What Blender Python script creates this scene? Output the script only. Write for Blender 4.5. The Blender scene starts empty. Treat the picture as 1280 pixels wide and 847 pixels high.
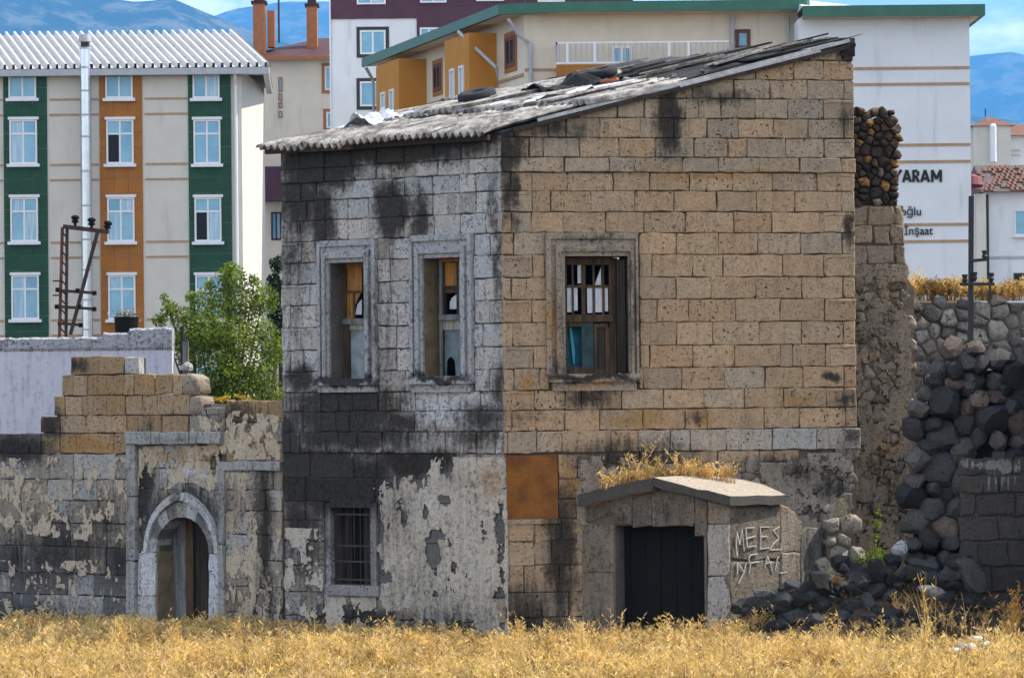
import bpy, math, random
import numpy as np
from mathutils import Vector, Matrix, Euler, noise
R = math.radians
random.seed(7); rng = np.random.default_rng(7)
sc = bpy.context.scene
COL = sc.collection

# ------------------------------------------------------------------ camera
FPX, CX, CY, HZ = 4590.0, 640.0, 423.5, 490.0
CAM = Vector((0.0, 0.0, 3.4))
RM = Euler((math.pi / 2 + math.atan((HZ - CY) / FPX), 0, 0)).to_matrix() @ Matrix.Rotation(-0.010, 3, 'Z')
cd = bpy.data.cameras.new('camera'); cam = bpy.data.objects.new('camera', cd); COL.objects.link(cam)
cam.matrix_world = Matrix.Translation(CAM) @ RM.to_4x4()
cd.sensor_width = 36.0; cd.lens = FPX * 36.0 / 1280.0; cd.clip_start = 0.5; cd.clip_end = 60000
sc.camera = cam

# ------------------------------------------------------------------ sky and sun
SUN_AZ, SUN_EL = R(75.5), R(51)          # azimuth from +Y towards +X: behind the house, from the right
w = bpy.data.worlds.new('World'); sc.world = w; w.use_nodes = True
nt = w.node_tree; nt.nodes.clear()
wo = nt.nodes.new('ShaderNodeOutputWorld'); bg = nt.nodes.new('ShaderNodeBackground')
sky = nt.nodes.new('ShaderNodeTexSky'); sky.sky_type = 'NISHITA'; sky.sun_disc = False
sky.sun_elevation = SUN_EL; sky.sun_rotation = SUN_AZ; sky.altitude = 1100; sky.air_density = 1.0
sky.dust_density = 1.2; sky.ozone_density = 1.0
# clouds: white cumulus low over the hills, in the sky's own direction space
tc = nt.nodes.new('ShaderNodeTexCoord'); mp = nt.nodes.new('ShaderNodeMapping')
mp.inputs['Scale'].default_value = (9.0, 9.0, 22.0); mp.inputs['Location'].default_value = (0.4, 0.15, 0.3)
cn = nt.nodes.new('ShaderNodeTexNoise'); cn.inputs['Scale'].default_value = 1.6; cn.inputs['Detail'].default_value = 7
cn.inputs['Roughness'].default_value = 0.6
cr = nt.nodes.new('ShaderNodeMapRange'); cr.inputs['From Min'].default_value = 0.45; cr.inputs['From Max'].default_value = 0.60
cr.interpolation_type = 'SMOOTHSTEP'
cm = nt.nodes.new('ShaderNodeMixRGB'); cm.inputs['Color2'].default_value = (9.5, 9.7, 10.0, 1)
nt.links.new(tc.outputs['Generated'], mp.inputs[0]); nt.links.new(mp.outputs[0], cn.inputs['Vector'])
nt.links.new(cn.outputs['Fac'], cr.inputs['Value']); nt.links.new(cr.outputs[0], cm.inputs['Fac'])
nt.links.new(sky.outputs[0], cm.inputs['Color1']); nt.links.new(cm.outputs[0], bg.inputs['Color'])
bg.inputs['Strength'].default_value = 0.14
nt.links.new(bg.outputs[0], wo.inputs['Surface'])
sl = bpy.data.lights.new('sun', 'SUN'); sl.energy = 4.4; sl.angle = R(0.5); sl.color = (1.0, 0.94, 0.84)
so = bpy.data.objects.new('sun', sl); COL.objects.link(so)
SDIR = Vector((math.cos(SUN_EL) * math.sin(SUN_AZ), math.cos(SUN_EL) * math.cos(SUN_AZ), math.sin(SUN_EL)))
so.rotation_euler = SDIR.to_track_quat('Z', 'Y').to_euler(); so.location = (30, 30, 60)
vs = sc.view_settings; vs.view_transform = 'Standard'; vs.look = 'None'; vs.gamma = 1.0
vs.use_curve_mapping = False; vs.exposure = 0.90
sc.cycles.max_bounces = 6; sc.cycles.diffuse_bounces = 3; sc.cycles.volume_bounces = 0
sc.cycles.transparent_max_bounces = 12; sc.cycles.use_denoising = True

# ------------------------------------------------------------------ pixel helpers
def ray(px, py): return RM @ Vector(((px - CX) / FPX, -(py - CY) / FPX, -1.0))
def at(px, py, Y):
    r = ray(px, py); return CAM + r * ((Y - CAM.y) / r.y)
def ppm(Y): return FPX / Y                 # pixels for a metre at that distance

class Plane:
    """A vertical wall plane: u runs to the right along it, z up, w out of it towards the street."""
    def __init__(s, p0, ang):
        s.p0 = Vector((p0[0], p0[1], 0)); s.d = Vector((math.cos(ang), math.sin(ang), 0))
        s.n = Vector((math.sin(ang), -math.cos(ang), 0)); s.ang = ang
    def uv(s, px, py, w=0.0):
        r = ray(px, py); q = s.p0 + s.n * w
        p = CAM + r * (s.n.dot(q - CAM) / s.n.dot(r))
        return ((p - s.p0).dot(s.d), p.z)
    def P(s, u, z, w=0.0):
        q = s.p0 + s.d * u + s.n * w; return (q.x, q.y, z)

# ------------------------------------------------------------------ object helpers
def thing(name, label, cat, loc=(0, 0, 0), group=None):
    o = bpy.data.objects.new(name, None); COL.objects.link(o); o.location = loc; o.empty_display_size = 0.2
    return tag(o, label, cat, group)
def tag(o, label=None, cat=None, group=None, kind=None):
    if label: o['label'] = label
    if cat: o['category'] = cat
    if group: o['group'] = group
    if kind: o['kind'] = kind
    return o
def link(name, me, parent=None, color=None):
    o = bpy.data.objects.new(name, me); COL.objects.link(o)
    if parent is not None:
        o.parent = parent
        if parent.type == 'EMPTY': o.matrix_parent_inverse = Matrix.Translation(-Vector(parent.location))
    if color is not None: o.color = tuple(color) if len(color) == 4 else (*color, 1.0)
    return o
def mesh(name, V, F, mat, smooth=False):
    me = bpy.data.meshes.new(name); me.from_pydata([tuple(v) for v in V], [], F); me.update()
    if mat is not None: me.materials.append(mat)
    if smooth: me.polygons.foreach_set('use_smooth', [True] * len(me.polygons))
    return me
def add(name, V, F, mat, parent=None, color=None, smooth=False):
    return link(name, mesh(name, V, F, mat, smooth), parent, color)

class MB:
    def __init__(s): s.v = []; s.f = []
    def ext(s, V, F):
        b = len(s.v); s.v += [tuple(v) for v in V]; s.f += [tuple(i + b for i in f) for f in F]; return s
    def hexa(s, a, b):           # two rings of four corners
        return s.ext(list(a) + list(b), [(0, 1, 2, 3), (7, 6, 5, 4), (0, 4, 5, 1), (1, 5, 6, 2), (2, 6, 7, 3), (3, 7, 4, 0)])
    def box(s, x0, x1, y0, y1, z0, z1):
        return s.hexa([(x0, y0, z0), (x1, y0, z0), (x1, y0, z1), (x0, y0, z1)], [(x0, y1, z0), (x1, y1, z0), (x1, y1, z1), (x0, y1, z1)])
    def wbox(s, W, u0, u1, z0, z1, w0, w1):   # box on a wall plane, w1 the front
        return s.hexa([W.P(u0, z0, w1), W.P(u1, z0, w1), W.P(u1, z1, w1), W.P(u0, z1, w1)],
                      [W.P(u0, z0, w0), W.P(u1, z0, w0), W.P(u1, z1, w0), W.P(u0, z1, w0)])
    def prism(s, W, poly, w0, w1):            # any outline on a wall plane, given depth
        n = len(poly); V = [W.P(u, z, w1) for u, z in poly] + [W.P(u, z, w0) for u, z in poly]
        return s.ext(V, [tuple(range(n)), tuple(range(2 * n - 1, n - 1, -1))] + [(i, i + n, (i + 1) % n + n, (i + 1) % n) for i in range(n)])
    def tube(s, pts, rad, n=8, cap=True):
        pts = [Vector(p) for p in pts]
        if not hasattr(rad, '__len__'): rad = [rad] * len(pts)
        V = []; F = []
        for i, p in enumerate(pts):
            t = (pts[min(i + 1, len(pts) - 1)] - pts[max(i - 1, 0)]).normalized()
            a = t.cross(Vector((0, 0, 1)));
            if a.length < 1e-3: a = t.cross(Vector((0, 1, 0)))
            a.normalize(); b = t.cross(a)
            V += [p + (a * math.cos(6.2832 * k / n) + b * math.sin(6.2832 * k / n)) * rad[i] for k in range(n)]
        for i in range(len(pts) - 1):
            F += [(i * n + k, i * n + (k + 1) % n, (i + 1) * n + (k + 1) % n, (i + 1) * n + k) for k in range(n)]
        if cap: F += [tuple(range(n - 1, -1, -1)), tuple(range((len(pts) - 1) * n, len(pts) * n))]
        return s.ext(V, F)
    def bar(s, a, b, wd, hd=None):            # straight square bar
        a = Vector(a); b = Vector(b); t = (b - a).normalized(); hd = hd or wd
        x = t.cross(Vector((0, 0, 1)))
        if x.length < 1e-3: x = Vector((1, 0, 0))
        x.normalize(); y = x.cross(t); x = x * wd / 2; y = y * hd / 2
        return s.hexa([a - x - y, a + x - y, a + x + y, a - x + y], [b - x - y, b + x - y, b + x + y, b - x + y])
    def build(s, name, mat, parent=None, color=None, smooth=False): return add(name, s.v, s.f, mat, parent, color, smooth)

def frame_mb(W, o, i, w0, w1, bottom=True):
    """mitred frame between rectangle o=(u0,z0,u1,z1) and i on a wall plane"""
    mb = MB(); O = [(o[0], o[1]), (o[2], o[1]), (o[2], o[3]), (o[0], o[3])]; I = [(i[0], i[1]), (i[2], i[1]), (i[2], i[3]), (i[0], i[3])]
    for k in range(4):
        if k == 0 and not bottom: continue
        j = (k + 1) % 4
        mb.prism(W, [O[k], O[j], I[j], I[k]], w0, w1)
    return mb

# ------------------------------------------------------------------ polygons and stones
def clip(poly, a, b, c):                     # keep a*u+b*z<=c
    out = []; n = len(poly)
    for i in range(n):
        p = poly[i]; q = poly[(i + 1) % n]; dp = a * p[0] + b * p[1] - c; dq = a * q[0] + b * q[1] - c
        if dp <= 0: out.append(p)
        if (dp < 0 < dq) or (dq < 0 < dp):
            t = dp / (dp - dq); out.append((p[0] + (q[0] - p[0]) * t, p[1] + (q[1] - p[1]) * t))
    return out
def area(poly): return 0.5 * sum(poly[i][0] * poly[(i + 1) % len(poly)][1] - poly[(i + 1) % len(poly)][0] * poly[i][1] for i in range(len(poly)))
def inset(poly, g):
    out = poly
    for i in range(len(poly)):
        p = poly[i]; q = poly[(i + 1) % len(poly)]; ex, ez = q[0] - p[0], q[1] - p[1]; L = math.hypot(ex, ez)
        if L < 1e-6: continue
        nx, nz = ez / L, -ex / L             # outward for a counter-clockwise outline
        out = clip(out, nx, nz, nx * p[0] + nz * p[1] - g)
        if len(out) < 3: return []
    return out
def resample(poly, step):
    out = []
    for i in range(len(poly)):
        p = poly[i]; q = poly[(i + 1) % len(poly)]; k = max(1, min(4, round(math.hypot(q[0] - p[0], q[1] - p[1]) / step)))
        out += [(p[0] + (q[0] - p[0]) * j / k, p[1] + (q[1] - p[1]) * j / k) for j in range(k)]
    return out
def toward(poly, g):
    cx = sum(p[0] for p in poly) / len(poly); cz = sum(p[1] for p in poly) / len(poly); out = []
    for x, z in poly:
        dx, dz = cx - x, cz - z
        out.append((x + math.copysign(min(g, abs(dx) * .6), dx), z + math.copysign(min(g, abs(dz) * .6), dz)))
    return out
def stone(W, poly, name, mat, parent, color, w=0.0, gap=0.005, cham=0.010, depth=0.12, jit=0.0055, panel=False):
    poly = inset(poly, gap * random.uniform(.6, 1.5))
    if len(poly) < 3 or area(poly) < 0.0015: return None
    if random.random() < .30:                 # a knocked-off corner
        c_ = random.choice(poly); mx = sum(p[0] for p in poly) / len(poly); mz = sum(p[1] for p in poly) / len(poly); ax, az = c_[0] - mx, c_[1] - mz; L = math.hypot(ax, az)
        poly = clip(poly, ax / L, az / L, (c_[0] * ax + c_[1] * az) / L - random.uniform(.010, .028))
    o = [(x + random.gauss(0, jit), z + random.gauss(0, jit)) for x, z in resample(poly, 0.16)]
    n = len(o); f = [(x + random.gauss(0, jit * .5), z + random.gauss(0, jit * .5)) for x, z in toward(o, cham)]
    tx, tz = random.gauss(0, .012), random.gauss(0, .02); cx = sum(p[0] for p in o) / n; cz = sum(p[1] for p in o) / n
    tilt = lambda p: w + (p[0] - cx) * tx + (p[1] - cz) * tz
    rings = [[W.P(*p, tilt(p) - depth) for p in o], [W.P(*p, tilt(p) - cham) for p in o], [W.P(*p, tilt(p)) for p in f]]
    if panel and max(p[0] for p in f) - min(p[0] for p in f) > .3:
        a = toward(f, .03); b = toward(f, .042)
        rings += [[W.P(*p, tilt(p)) for p in a], [W.P(*p, tilt(p) - .012) for p in b]]
    V = sum(rings, []); F = []
    for r in range(len(rings) - 1): F += [(r * n + i, r * n + (i + 1) % n, (r + 1) * n + (i + 1) % n, (r + 1) * n + i) for i in range(n)]
    F.append(tuple((len(rings) - 1) * n + i for i in range(n)))
    return add(name, V, F, mat, parent, color)
def smooth_poly(p, it=1):
    for _ in range(it):
        q = []
        for i in range(len(p)):
            a = p[i]; b = p[(i + 1) % len(p)]
            k = random.uniform(.06, .17)
            q += [(a[0] * (1 - k) + b[0] * k, a[1] * (1 - k) + b[1] * k), (a[0] * k + b[0] * (1 - k), a[1] * k + b[1] * (1 - k))]
        p = q
    return p
def lump(W, poly, name, mat, parent, color, w=0.0, gap=0.01, bulge=0.08, depth=0.2, rnd=1):
    """a rounded field stone that fills one cell of a rubble wall"""
    poly = inset(poly, gap)
    if len(poly) < 3 or area(poly) < 0.0006: return None
    o = smooth_poly(poly, rnd); n = len(o)
    cx = sum(p[0] for p in o) / n; cz = sum(p[1] for p in o) / n; tx, tz = random.gauss(0, .18), random.gauss(0, .18)
    sc_ = lambda k, j: [(cx + (x - cx) * k + random.gauss(0, j), cz + (z - cz) * k + random.gauss(0, j)) for x, z in o]
    jj = .02 * math.sqrt(max(area(poly), 1e-4))
    rings = [(sc_(.9, 0), -depth), (sc_(1, jj), -bulge * .8), (sc_(.97, jj * .6), -bulge * .45), (sc_(.85, jj * .6), -bulge * .12), (sc_(.6, jj), bulge * .10), (sc_(.3, jj), bulge * .2)]
    V = []; F = []; so_ = random.uniform(0, 99); sz = math.sqrt(max(area(poly), 1e-4)); nr = len(rings) - 1
    for q, dw in rings: V += [W.P(x, z, w + dw + (x - cx) * tx + (z - cz) * tz + bulge * .55 * noise.noise(Vector((x / sz * 2.2, z / sz * 2.2, so_)))) for x, z in q]
    V.append(W.P(cx, cz, w + bulge * .23 + bulge * .55 * noise.noise(Vector((cx / sz * 2.2, cz / sz * 2.2, so_)))))
    for r in range(nr): F += [(r * n + i, r * n + (i + 1) % n, (r + 1) * n + (i + 1) % n, (r + 1) * n + i) for i in range(n)]
    F += [(nr * n + i, nr * n + (i + 1) % n, (nr + 1) * n) for i in range(n)]
    return add(name, V, F, mat, parent, color, True)
def cells(seeds, keep, rad, rr=None):
    """Voronoi cells of the seeds; keep = indices to return"""
    S = np.array(seeds)
    for k in keep:
        x, z = S[k]; poly = [(x - rad, z - rad), (x + rad, z - rad), (x + rad, z + rad), (x - rad, z + rad)]
        d = np.hypot(S[:, 0] - x, S[:, 1] - z)
        for j in np.argsort(d)[1:22]:
            a, b = S[j][0] - x, S[j][1] - z
            poly = clip(poly, a, b, a * (x + S[j][0]) / 2 + b * (z + S[j][1]) / 2 + (0 if rr is None else (rr[k] ** 2 - rr[j] ** 2) / 2))
            if len(poly) < 3: break
        if len(poly) >= 3: yield k, poly
def inside(pt, poly):
    x, y = pt; c = False; n = len(poly)
    for i in range(n):
        x0, y0 = poly[i]; x1, y1 = poly[(i + 1) % n]
        if (y0 > y) != (y1 > y) and x < (x1 - x0) * (y - y0) / (y1 - y0) + x0: c = not c
    return c
def rock_mesh(name, sx, sy, sz, mat, seed, sub=2, rough=.22):
    import bmesh
    bm = bmesh.new(); bmesh.ops.create_icosphere(bm, subdivisions=sub, radius=1)
    off = Vector((seed * 3.1, seed * 1.7, seed * .9)); rr = random.Random(seed)
    if rough < .5:                            # split faces of a broken stone
        for _ in range(9):
            n_ = Vector((rr.gauss(0, 1), rr.gauss(0, 1), rr.gauss(0, 1))).normalized(); d_ = rr.uniform(.58, .85)
            for v in bm.verts:
                k_ = v.co.dot(n_)
                if k_ > d_: v.co -= n_ * (k_ - d_) * .92
    for v in bm.verts:
        p = v.co.copy(); m = max(abs(p.x), abs(p.y), abs(p.z)); p = p.lerp(p / max(m, 1e-3) * .9, .35 if rough >= .5 else 0.0)
        p *= 1 + rough * noise.noise(v.co * 1.3 + off) + rough * .5 * noise.noise(v.co * 3.1 + off)
        v.co = (p.x * sx, p.y * sy, p.z * sz)
    me = bpy.data.meshes.new(name); bm.to_mesh(me); bm.free(); me.materials.append(mat)
    me.polygons.foreach_set('use_smooth', [True] * len(me.polygons))
    if rough < .5: me.set_sharp_from_angle(angle=R(28))
    return me

# ------------------------------------------------------------------ materials
class NT:
    def __init__(s, name):
        s.m = bpy.data.materials.new(name); s.m.use_nodes = True; s.t = s.m.node_tree; s.n = s.t.nodes
        s.b = s.n['Principled BSDF']; s.out = s.n['Material Output']
    def put(s, sock, v):
        if v is None: return
        if isinstance(v, bpy.types.NodeSocket): s.t.links.new(v, sock)
        else:
            if hasattr(v, '__len__') and len(v) == 3 and len(getattr(sock, 'default_value', (0, 0, 0))) == 4: v = (*v, 1)
            sock.default_value = v
    def math(s, op, a, b=None, c=None, clamp=False):
        n = s.n.new('ShaderNodeMath'); n.operation = op; n.use_clamp = clamp
        s.put(n.inputs[0], a); s.put(n.inputs[1], b); s.put(n.inputs[2], c); return n.outputs[0]
    def vec(s, op, a, b=None, c=None):
        n = s.n.new('ShaderNodeVectorMath'); n.operation = op
        s.put(n.inputs[0], a); s.put(n.inputs[1], b); s.put(n.inputs[2], c)
        return n.outputs['Value'] if op in ('DOT_PRODUCT', 'LENGTH', 'DISTANCE') else n.outputs['Vector']
    def noise(s, v, scale, detail=4, rough=.55, col=False):
        n = s.n.new('ShaderNodeTexNoise'); s.put(n.inputs['Vector'], v); n.inputs['Scale'].default_value = scale
        n.inputs['Detail'].default_value = detail; n.inputs['Roughness'].default_value = rough; return n.outputs['Color' if col else 'Fac']
    def voro(s, v, scale, feature='F1'):
        n = s.n.new('ShaderNodeTexVoronoi'); n.feature = feature; s.put(n.inputs['Vector'], v); n.inputs['Scale'].default_value = scale; return n.outputs['Distance']
    def rng(s, v, a, b, c=0.0, d=1.0, smooth=True):
        n = s.n.new('ShaderNodeMapRange'); n.interpolation_type = 'SMOOTHSTEP' if smooth else 'LINEAR'
        s.put(n.inputs['Value'], v)
        for k, x in zip(('From Min', 'From Max', 'To Min', 'To Max'), (a, b, c, d)): n.inputs[k].default_value = x
        return n.outputs[0]
    def mix(s, f, a, b, mode='MIX'):
        n = s.n.new('ShaderNodeMixRGB'); n.blend_type = mode; s.put(n.inputs[0], f); s.put(n.inputs[1], a); s.put(n.inputs[2], b); return n.outputs[0]
    def pos(s): return s.n.new('ShaderNodeNewGeometry').outputs['Position']
    def ocol(s):
        n = s.n.new('ShaderNodeObjectInfo'); return n.outputs['Color'], n.outputs['Random']
    def gain(s, col, v):                 # colour times a value
        return s.vec('SCALE', col, None) if False else s.mix(1.0, col, s.grey(v), 'MULTIPLY')
    def grey(s, v):
        n = s.n.new('ShaderNodeCombineXYZ'); [s.put(n.inputs[i], v) for i in range(3)]; return n.outputs[0]
    def bump(s, h, dist, strength=1.0):
        n = s.n.new('ShaderNodeBump'); s.put(n.inputs['Height'], h); n.inputs['Distance'].default_value = dist; n.inputs['Strength'].default_value = strength
        s.t.links.new(n.outputs[0], s.b.inputs['Normal'])
    def done(s, col, rough=.9, spec=.25, metal=0.0):
        s.put(s.b.inputs['Base Color'], col); s.put(s.b.inputs['Roughness'], rough); s.b.inputs['Specular IOR Level'].default_value = spec
        s.b.inputs['Metallic'].default_value = metal; return s.m

def blobs(t, uvw, lst):
    out = None
    for (u, z, ru, rz, s) in lst:
        q = t.vec('MULTIPLY_ADD', uvw, (1 / ru, 1.0, 1 / rz), (-u / ru, 0.0, -z / rz))
        v = t.rng(t.vec('LENGTH', q), 1.25, 0.0, 0.0, s * 1.1, False)
        out = v if out is None else t.math('MAXIMUM', out, v)
    return out
def pxb(W, lst):                             # stains given in photo pixels -> wall coordinates
    out = []
    for (px, py, rx, ry, s) in lst:
        u, z = W.uv(px, py); a = W.uv(px + rx, py)[0] - u; out.append((u, z, abs(a), abs(W.uv(px, py - ry)[1] - z), s))
    return out
def wall_mat(name, W, dark=(), light=(), ochre=(), obj=True, base=(.4, .38, .34), dirt=.35, lightcol=(.56, .56, .57), pits=1.15, rough_b=.018, darkcol=(.014, .012, .010), ochrecol=(.36, .19, .055), vary=1.0, dk=1.0):
    dark = [(a, b, c, d, e * dk) for a, b, c, d, e in dark]
    t = NT(name); P = t.pos()
    u = t.math('SUBTRACT', t.vec('DOT_PRODUCT', P, tuple(W.d)), W.p0.dot(W.d))
    z = t.n.new('ShaderNodeSeparateXYZ'); t.put(z.inputs[0], P); z = z.outputs[2]
    c = t.n.new('ShaderNodeCombineXYZ'); t.put(c.inputs[0], u); t.put(c.inputs[2], z); uvw = c.outputs[0]
    nz = t.noise(P, 1.9, 7, .66, True)
    uvd = t.vec('MULTIPLY_ADD', t.vec('SUBTRACT', nz, (.5, .5, .5)), (.6, 0, .5), uvw)
    stre = t.noise(t.vec('MULTIPLY', uvw, (11, 1, 1.5)), 1.0, 6, .62)
    fine = t.noise(P, 38, 5, .65); mid = t.noise(P, 5.5, 6, .6); spk = t.noise(P, 15, 5, .7)
    col, ornd = t.ocol() if obj else (base, 1.0)
    col = t.gain(col, t.math('ADD', 1 - 1.18 * vary, t.math('ADD', t.math('MULTIPLY', mid, .80 * vary), t.math('ADD', t.math('MULTIPLY', fine, .86 * vary), t.math('MULTIPLY', spk, .74 * vary)))))
    if ochre: col = t.mix(t.math('MULTIPLY', t.rng(t.math('ADD', blobs(t, uvd, pxb(W, ochre)), t.math('MULTIPLY', t.math('SUBTRACT', spk, .5), .9)), .25, .75), .75), col, ochrecol)
    if light: col = t.mix(t.rng(t.math('ADD', blobs(t, uvd, pxb(W, light)), t.math('MULTIPLY', t.math('SUBTRACT', stre, .5), 2.2)), .42, .60, 0, .92), col, lightcol)
    g = t.rng(t.math('ADD', t.math('MULTIPLY', spk, .7), t.math('MULTIPLY', mid, .45)), .575, .72, 0, dirt)      # speckled dirt
    col = t.mix(g, col, (.035, .03, .026))
    if dark:
        d = t.math('ADD', blobs(t, uvd, pxb(W, dark)), t.math('ADD', t.math('MULTIPLY', t.math('SUBTRACT', stre, .5), 1.5), t.math('MULTIPLY', t.math('SUBTRACT', spk, .5), 1.3)))
        tex = t.rng(t.math('ADD', t.math('MULTIPLY', fine, .6), t.math('MULTIPLY', spk, .5)), .38, .72); col = t.mix(t.rng(d, -.02, .62, 0, .62, False), col, t.mix(tex, (.020, .017, .014), (.105, .088, .072))); col = t.mix(t.rng(d, .34, 1.05, 0, .86), col, t.mix(tex, (.006, .0055, .005), tuple(3.2 * q for q in darkcol)))
    pit = t.rng(t.voro(P, 34), .10, .22); pit2 = t.rng(t.noise(P, 26, 2, .5), .30, .38)
    pm = t.math('MULTIPLY', pit, pit2); col = t.mix(t.math('MULTIPLY', t.math('SUBTRACT', 1.0, pm), t.math('MULTIPLY', t.rng(ornd, 0, 1, .2, .95, False), pits) if obj else .6 * pits), col, (.03, .026, .022))
    t.bump(t.math('ADD', t.math('MULTIPLY', pm, .6 * pits), t.math('ADD', fine, t.math('MULTIPLY', spk, 1.2))), rough_b, .9)
    return t.done(col, .92, .15)
def plain(name, col, rough=.7, var=.12, scale=4.0, spec=.3, metal=0.0, dirt=0.0, streak=False, bump=0.0, obj=False):
    t = NT(name); P = t.pos(); c = t.ocol()[0] if obj else col
    n = t.noise(P, scale, 6, .6); c = t.gain(c, t.rng(n, .25, .75, 1 - var, 1 + var, False))
    if dirt:
        s = t.noise(t.vec('MULTIPLY', P, (1.0, 1.0, .16)) if streak else P, 2.2 if streak else 3.0, 6, .65)
        c = t.mix(t.rng(s, .52, .75, 0, dirt), c, (.07, .06, .05))
    if bump: t.bump(t.noise(P, scale * 6, 4, .6), bump)
    return t.done(c, rough, spec, metal)
# ------------------------------------------------------------------ the ground
soil = NT('soil'); _p = soil.pos(); _n = soil.noise(_p, 1.4, 8, .65)
soil.bump(soil.noise(_p, 14, 6, .7), .05)
M_SOIL = soil.done(soil.mix(soil.rng(_n, .35, .7), (.05, .038, .026), (.13, .095, .058)), .95, .1)
def ground_z(x, y):
    z = 0.0
    if y < 30: z += 1.75 * min(1.0, (30 - y) / 24.0) ** 2 * (3 - 2 * min(1.0, (30 - y) / 24.0))   # the bank the street stands on
    # earth heap in front of the dry stone wall
    z += 0.78 * math.exp(-((x - 5.2) / 1.7) ** 2 - ((y - 50.5) / .95) ** 2)
    z += 0.05 * noise.noise(Vector((x * .7, y * .7, 0)))
    return z
xs = sorted(set([-9000, -3000, -900, -250, -80, -40, -20000] + [i * .5 for i in range(-36, 37)] + [40, 80, 250, 900, 3000, 9000, 20000]))
ys = sorted(set([-300, -60, -20] + list(range(-8, 38, 2)) + [38 + i * .5 for i in range(0, 41)] + [62, 70, 85, 110, 150, 220, 400, 900, 2000, 4000, 9500, 16500]))
V = [(x, y, ground_z(x, y)) for y in ys for x in xs]; nx = len(xs)
F = [(j * nx + i, j * nx + i + 1, (j + 1) * nx + i + 1, (j + 1) * nx + i) for j in range(len(ys) - 1) for i in range(nx - 1)]
tag(add('ground', V, F, M_SOIL, smooth=True), 'dry bare earth lot under the golden grass', 'ground', kind='structure')

# ------------------------------------------------------------------ planes of the walls
C0 = at(629, 500, 51.0)
WR = Plane((C0.x, C0.y), R(12))              # street front of the house
WL = Plane((C0.x, C0.y), R(-38))             # its other front, receding
WG = Plane((C0.x - WL.n.x * .16, C0.y - WL.n.y * .16), R(-38))   # garden wall, set back a little

YB = [48, 74.6, 99.5, 123.7, 148.3, 172.9, 197.4, 216, 239, 265, 291, 318, 346, 373.6, 402, 431, 458.7, 485.5, 510, 536, 563]
ZB = [WR.uv(900, y)[1] for y in YB]          # heights of the courses
UR_END = WR.uv(1069, 300)[0]; UL_END = WL.uv(352, 400)[0]
Z568 = ZB[20]
print('house', UR_END, UL_END, ZB[0], Z568)

dark_R = [(632, 190, 26, 34, 1.1), (640, 235, 10, 60, .75), (836, 150, 22, 58, .95), (690, 165, 60, 20, .55), (900, 120, 60, 14, .55), (1058, 64, 12, 14, 1.0), (1060, 150, 16, 30, .5),
          (735, 500, 36, 18, .7), (650, 520, 30, 14, .4), (790, 575, 90, 28, .8), (960, 590, 80, 22, .75), (1045, 605, 34, 26, .9), (1062, 285, 6, 30, .8), (705, 690, 24, 95, .95), (660, 780, 60, 60, .75),
          (1040, 470, 10, 7, .9), (1055, 500, 22, 14, .55), (1060, 545, 16, 16, .6), (870, 520, 16, 10, .6), (760, 275, 4, 4, 0)]
ochre_R = [(660, 480, 26, 30, .8), (790, 525, 60, 26, .8), (1000, 495, 50, 18, .65), (900, 222, 150, 9, .7), (712, 600, 22, 50, .9), (770, 520, 30, 20, .7), (880, 520, 22, 22, .8), (1040, 380, 20, 12, .4), (940, 365, 50, 16, .3)]
M_R = wall_mat('ashlar_tan', WR, dark_R, [(995, 550, 120, 16, .22)], ochre_R, dirt=.30, lightcol=(.40, .36, .32), dk=1.5)
dark_L = [(395, 590, 60, 36, 1.2), (440, 610, 60, 40, 1.1), (430, 500, 90, 22, .9), (440, 545, 110, 24, .85), (360, 560, 20, 60, 1.0), (560, 575, 60, 12, .6), (370, 390, 16, 120, .25), (485, 330, 20, 60, .22), (480, 420, 14, 70, .3), (600, 545, 50, 22, .55), (400, 205, 62, 34, 1.15), (500, 182, 130, 26, 1.15), (600, 172, 40, 12, .8), (372, 250, 34, 60, .8), (403, 270, 22, 60, .9), (490, 262, 22, 48, 1.05), (524, 270, 16, 44, .75), (365, 320, 30, 46, .45),
          (430, 520, 92, 40, .95), (375, 470, 24, 22, .8), (500, 530, 40, 18, .75), (400, 600, 70, 46, 1.15), (462, 600, 34, 30, .9), (520, 578, 66, 20, .8), (375, 650, 40, 40, .7), (620, 480, 14, 40, .55), (600, 520, 44, 26, .6),
          (462, 420, 8, 60, .7), (440, 473, 44, 8, .8), (385, 690, 44, 90, .42), (440, 775, 90, 26, .8), (560, 785, 90, 16, .6), (622, 300, 8, 140, .45)]
light_L = [(565, 508, 62, 34, 1.25), (580, 260, 50, 60, .45), (545, 520, 30, 28, .6), (378, 502, 14, 16, .7), (600, 390, 24, 80, .4), (380, 400, 30, 60, .35), (400, 715, 50, 70, .5), (450, 200, 50, 14, .3), (560, 200, 50, 12, .45)]
M_L = wall_mat('ashlar_grey', WL, dark_L, light_L, [(600, 575, 40, 14, .4), (530, 300, 20, 30, .25)], dirt=.6, dk=1.75)
dark_G = [(60, 700, 120, 36, .6), (100, 680, 70, 40, .55), (40, 770, 80, 30, .5), (70, 690, 110, 50, .6), (130, 650, 40, 40, .5), (20, 560, 50, 22, .95), (330, 660, 14, 130, .75), (230, 640, 60, 40, .9), (300, 520, 40, 20, .6), (180, 620, 14, 100, .85), (200, 760, 40, 40, .3),
          (90, 455, 30, 14, .7), (65, 530, 16, 24, .8), (60, 775, 90, 24, .6), (150, 700, 30, 40, .6), (270, 560, 16, 40, .6), (320, 780, 60, 30, .6)]
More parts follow.
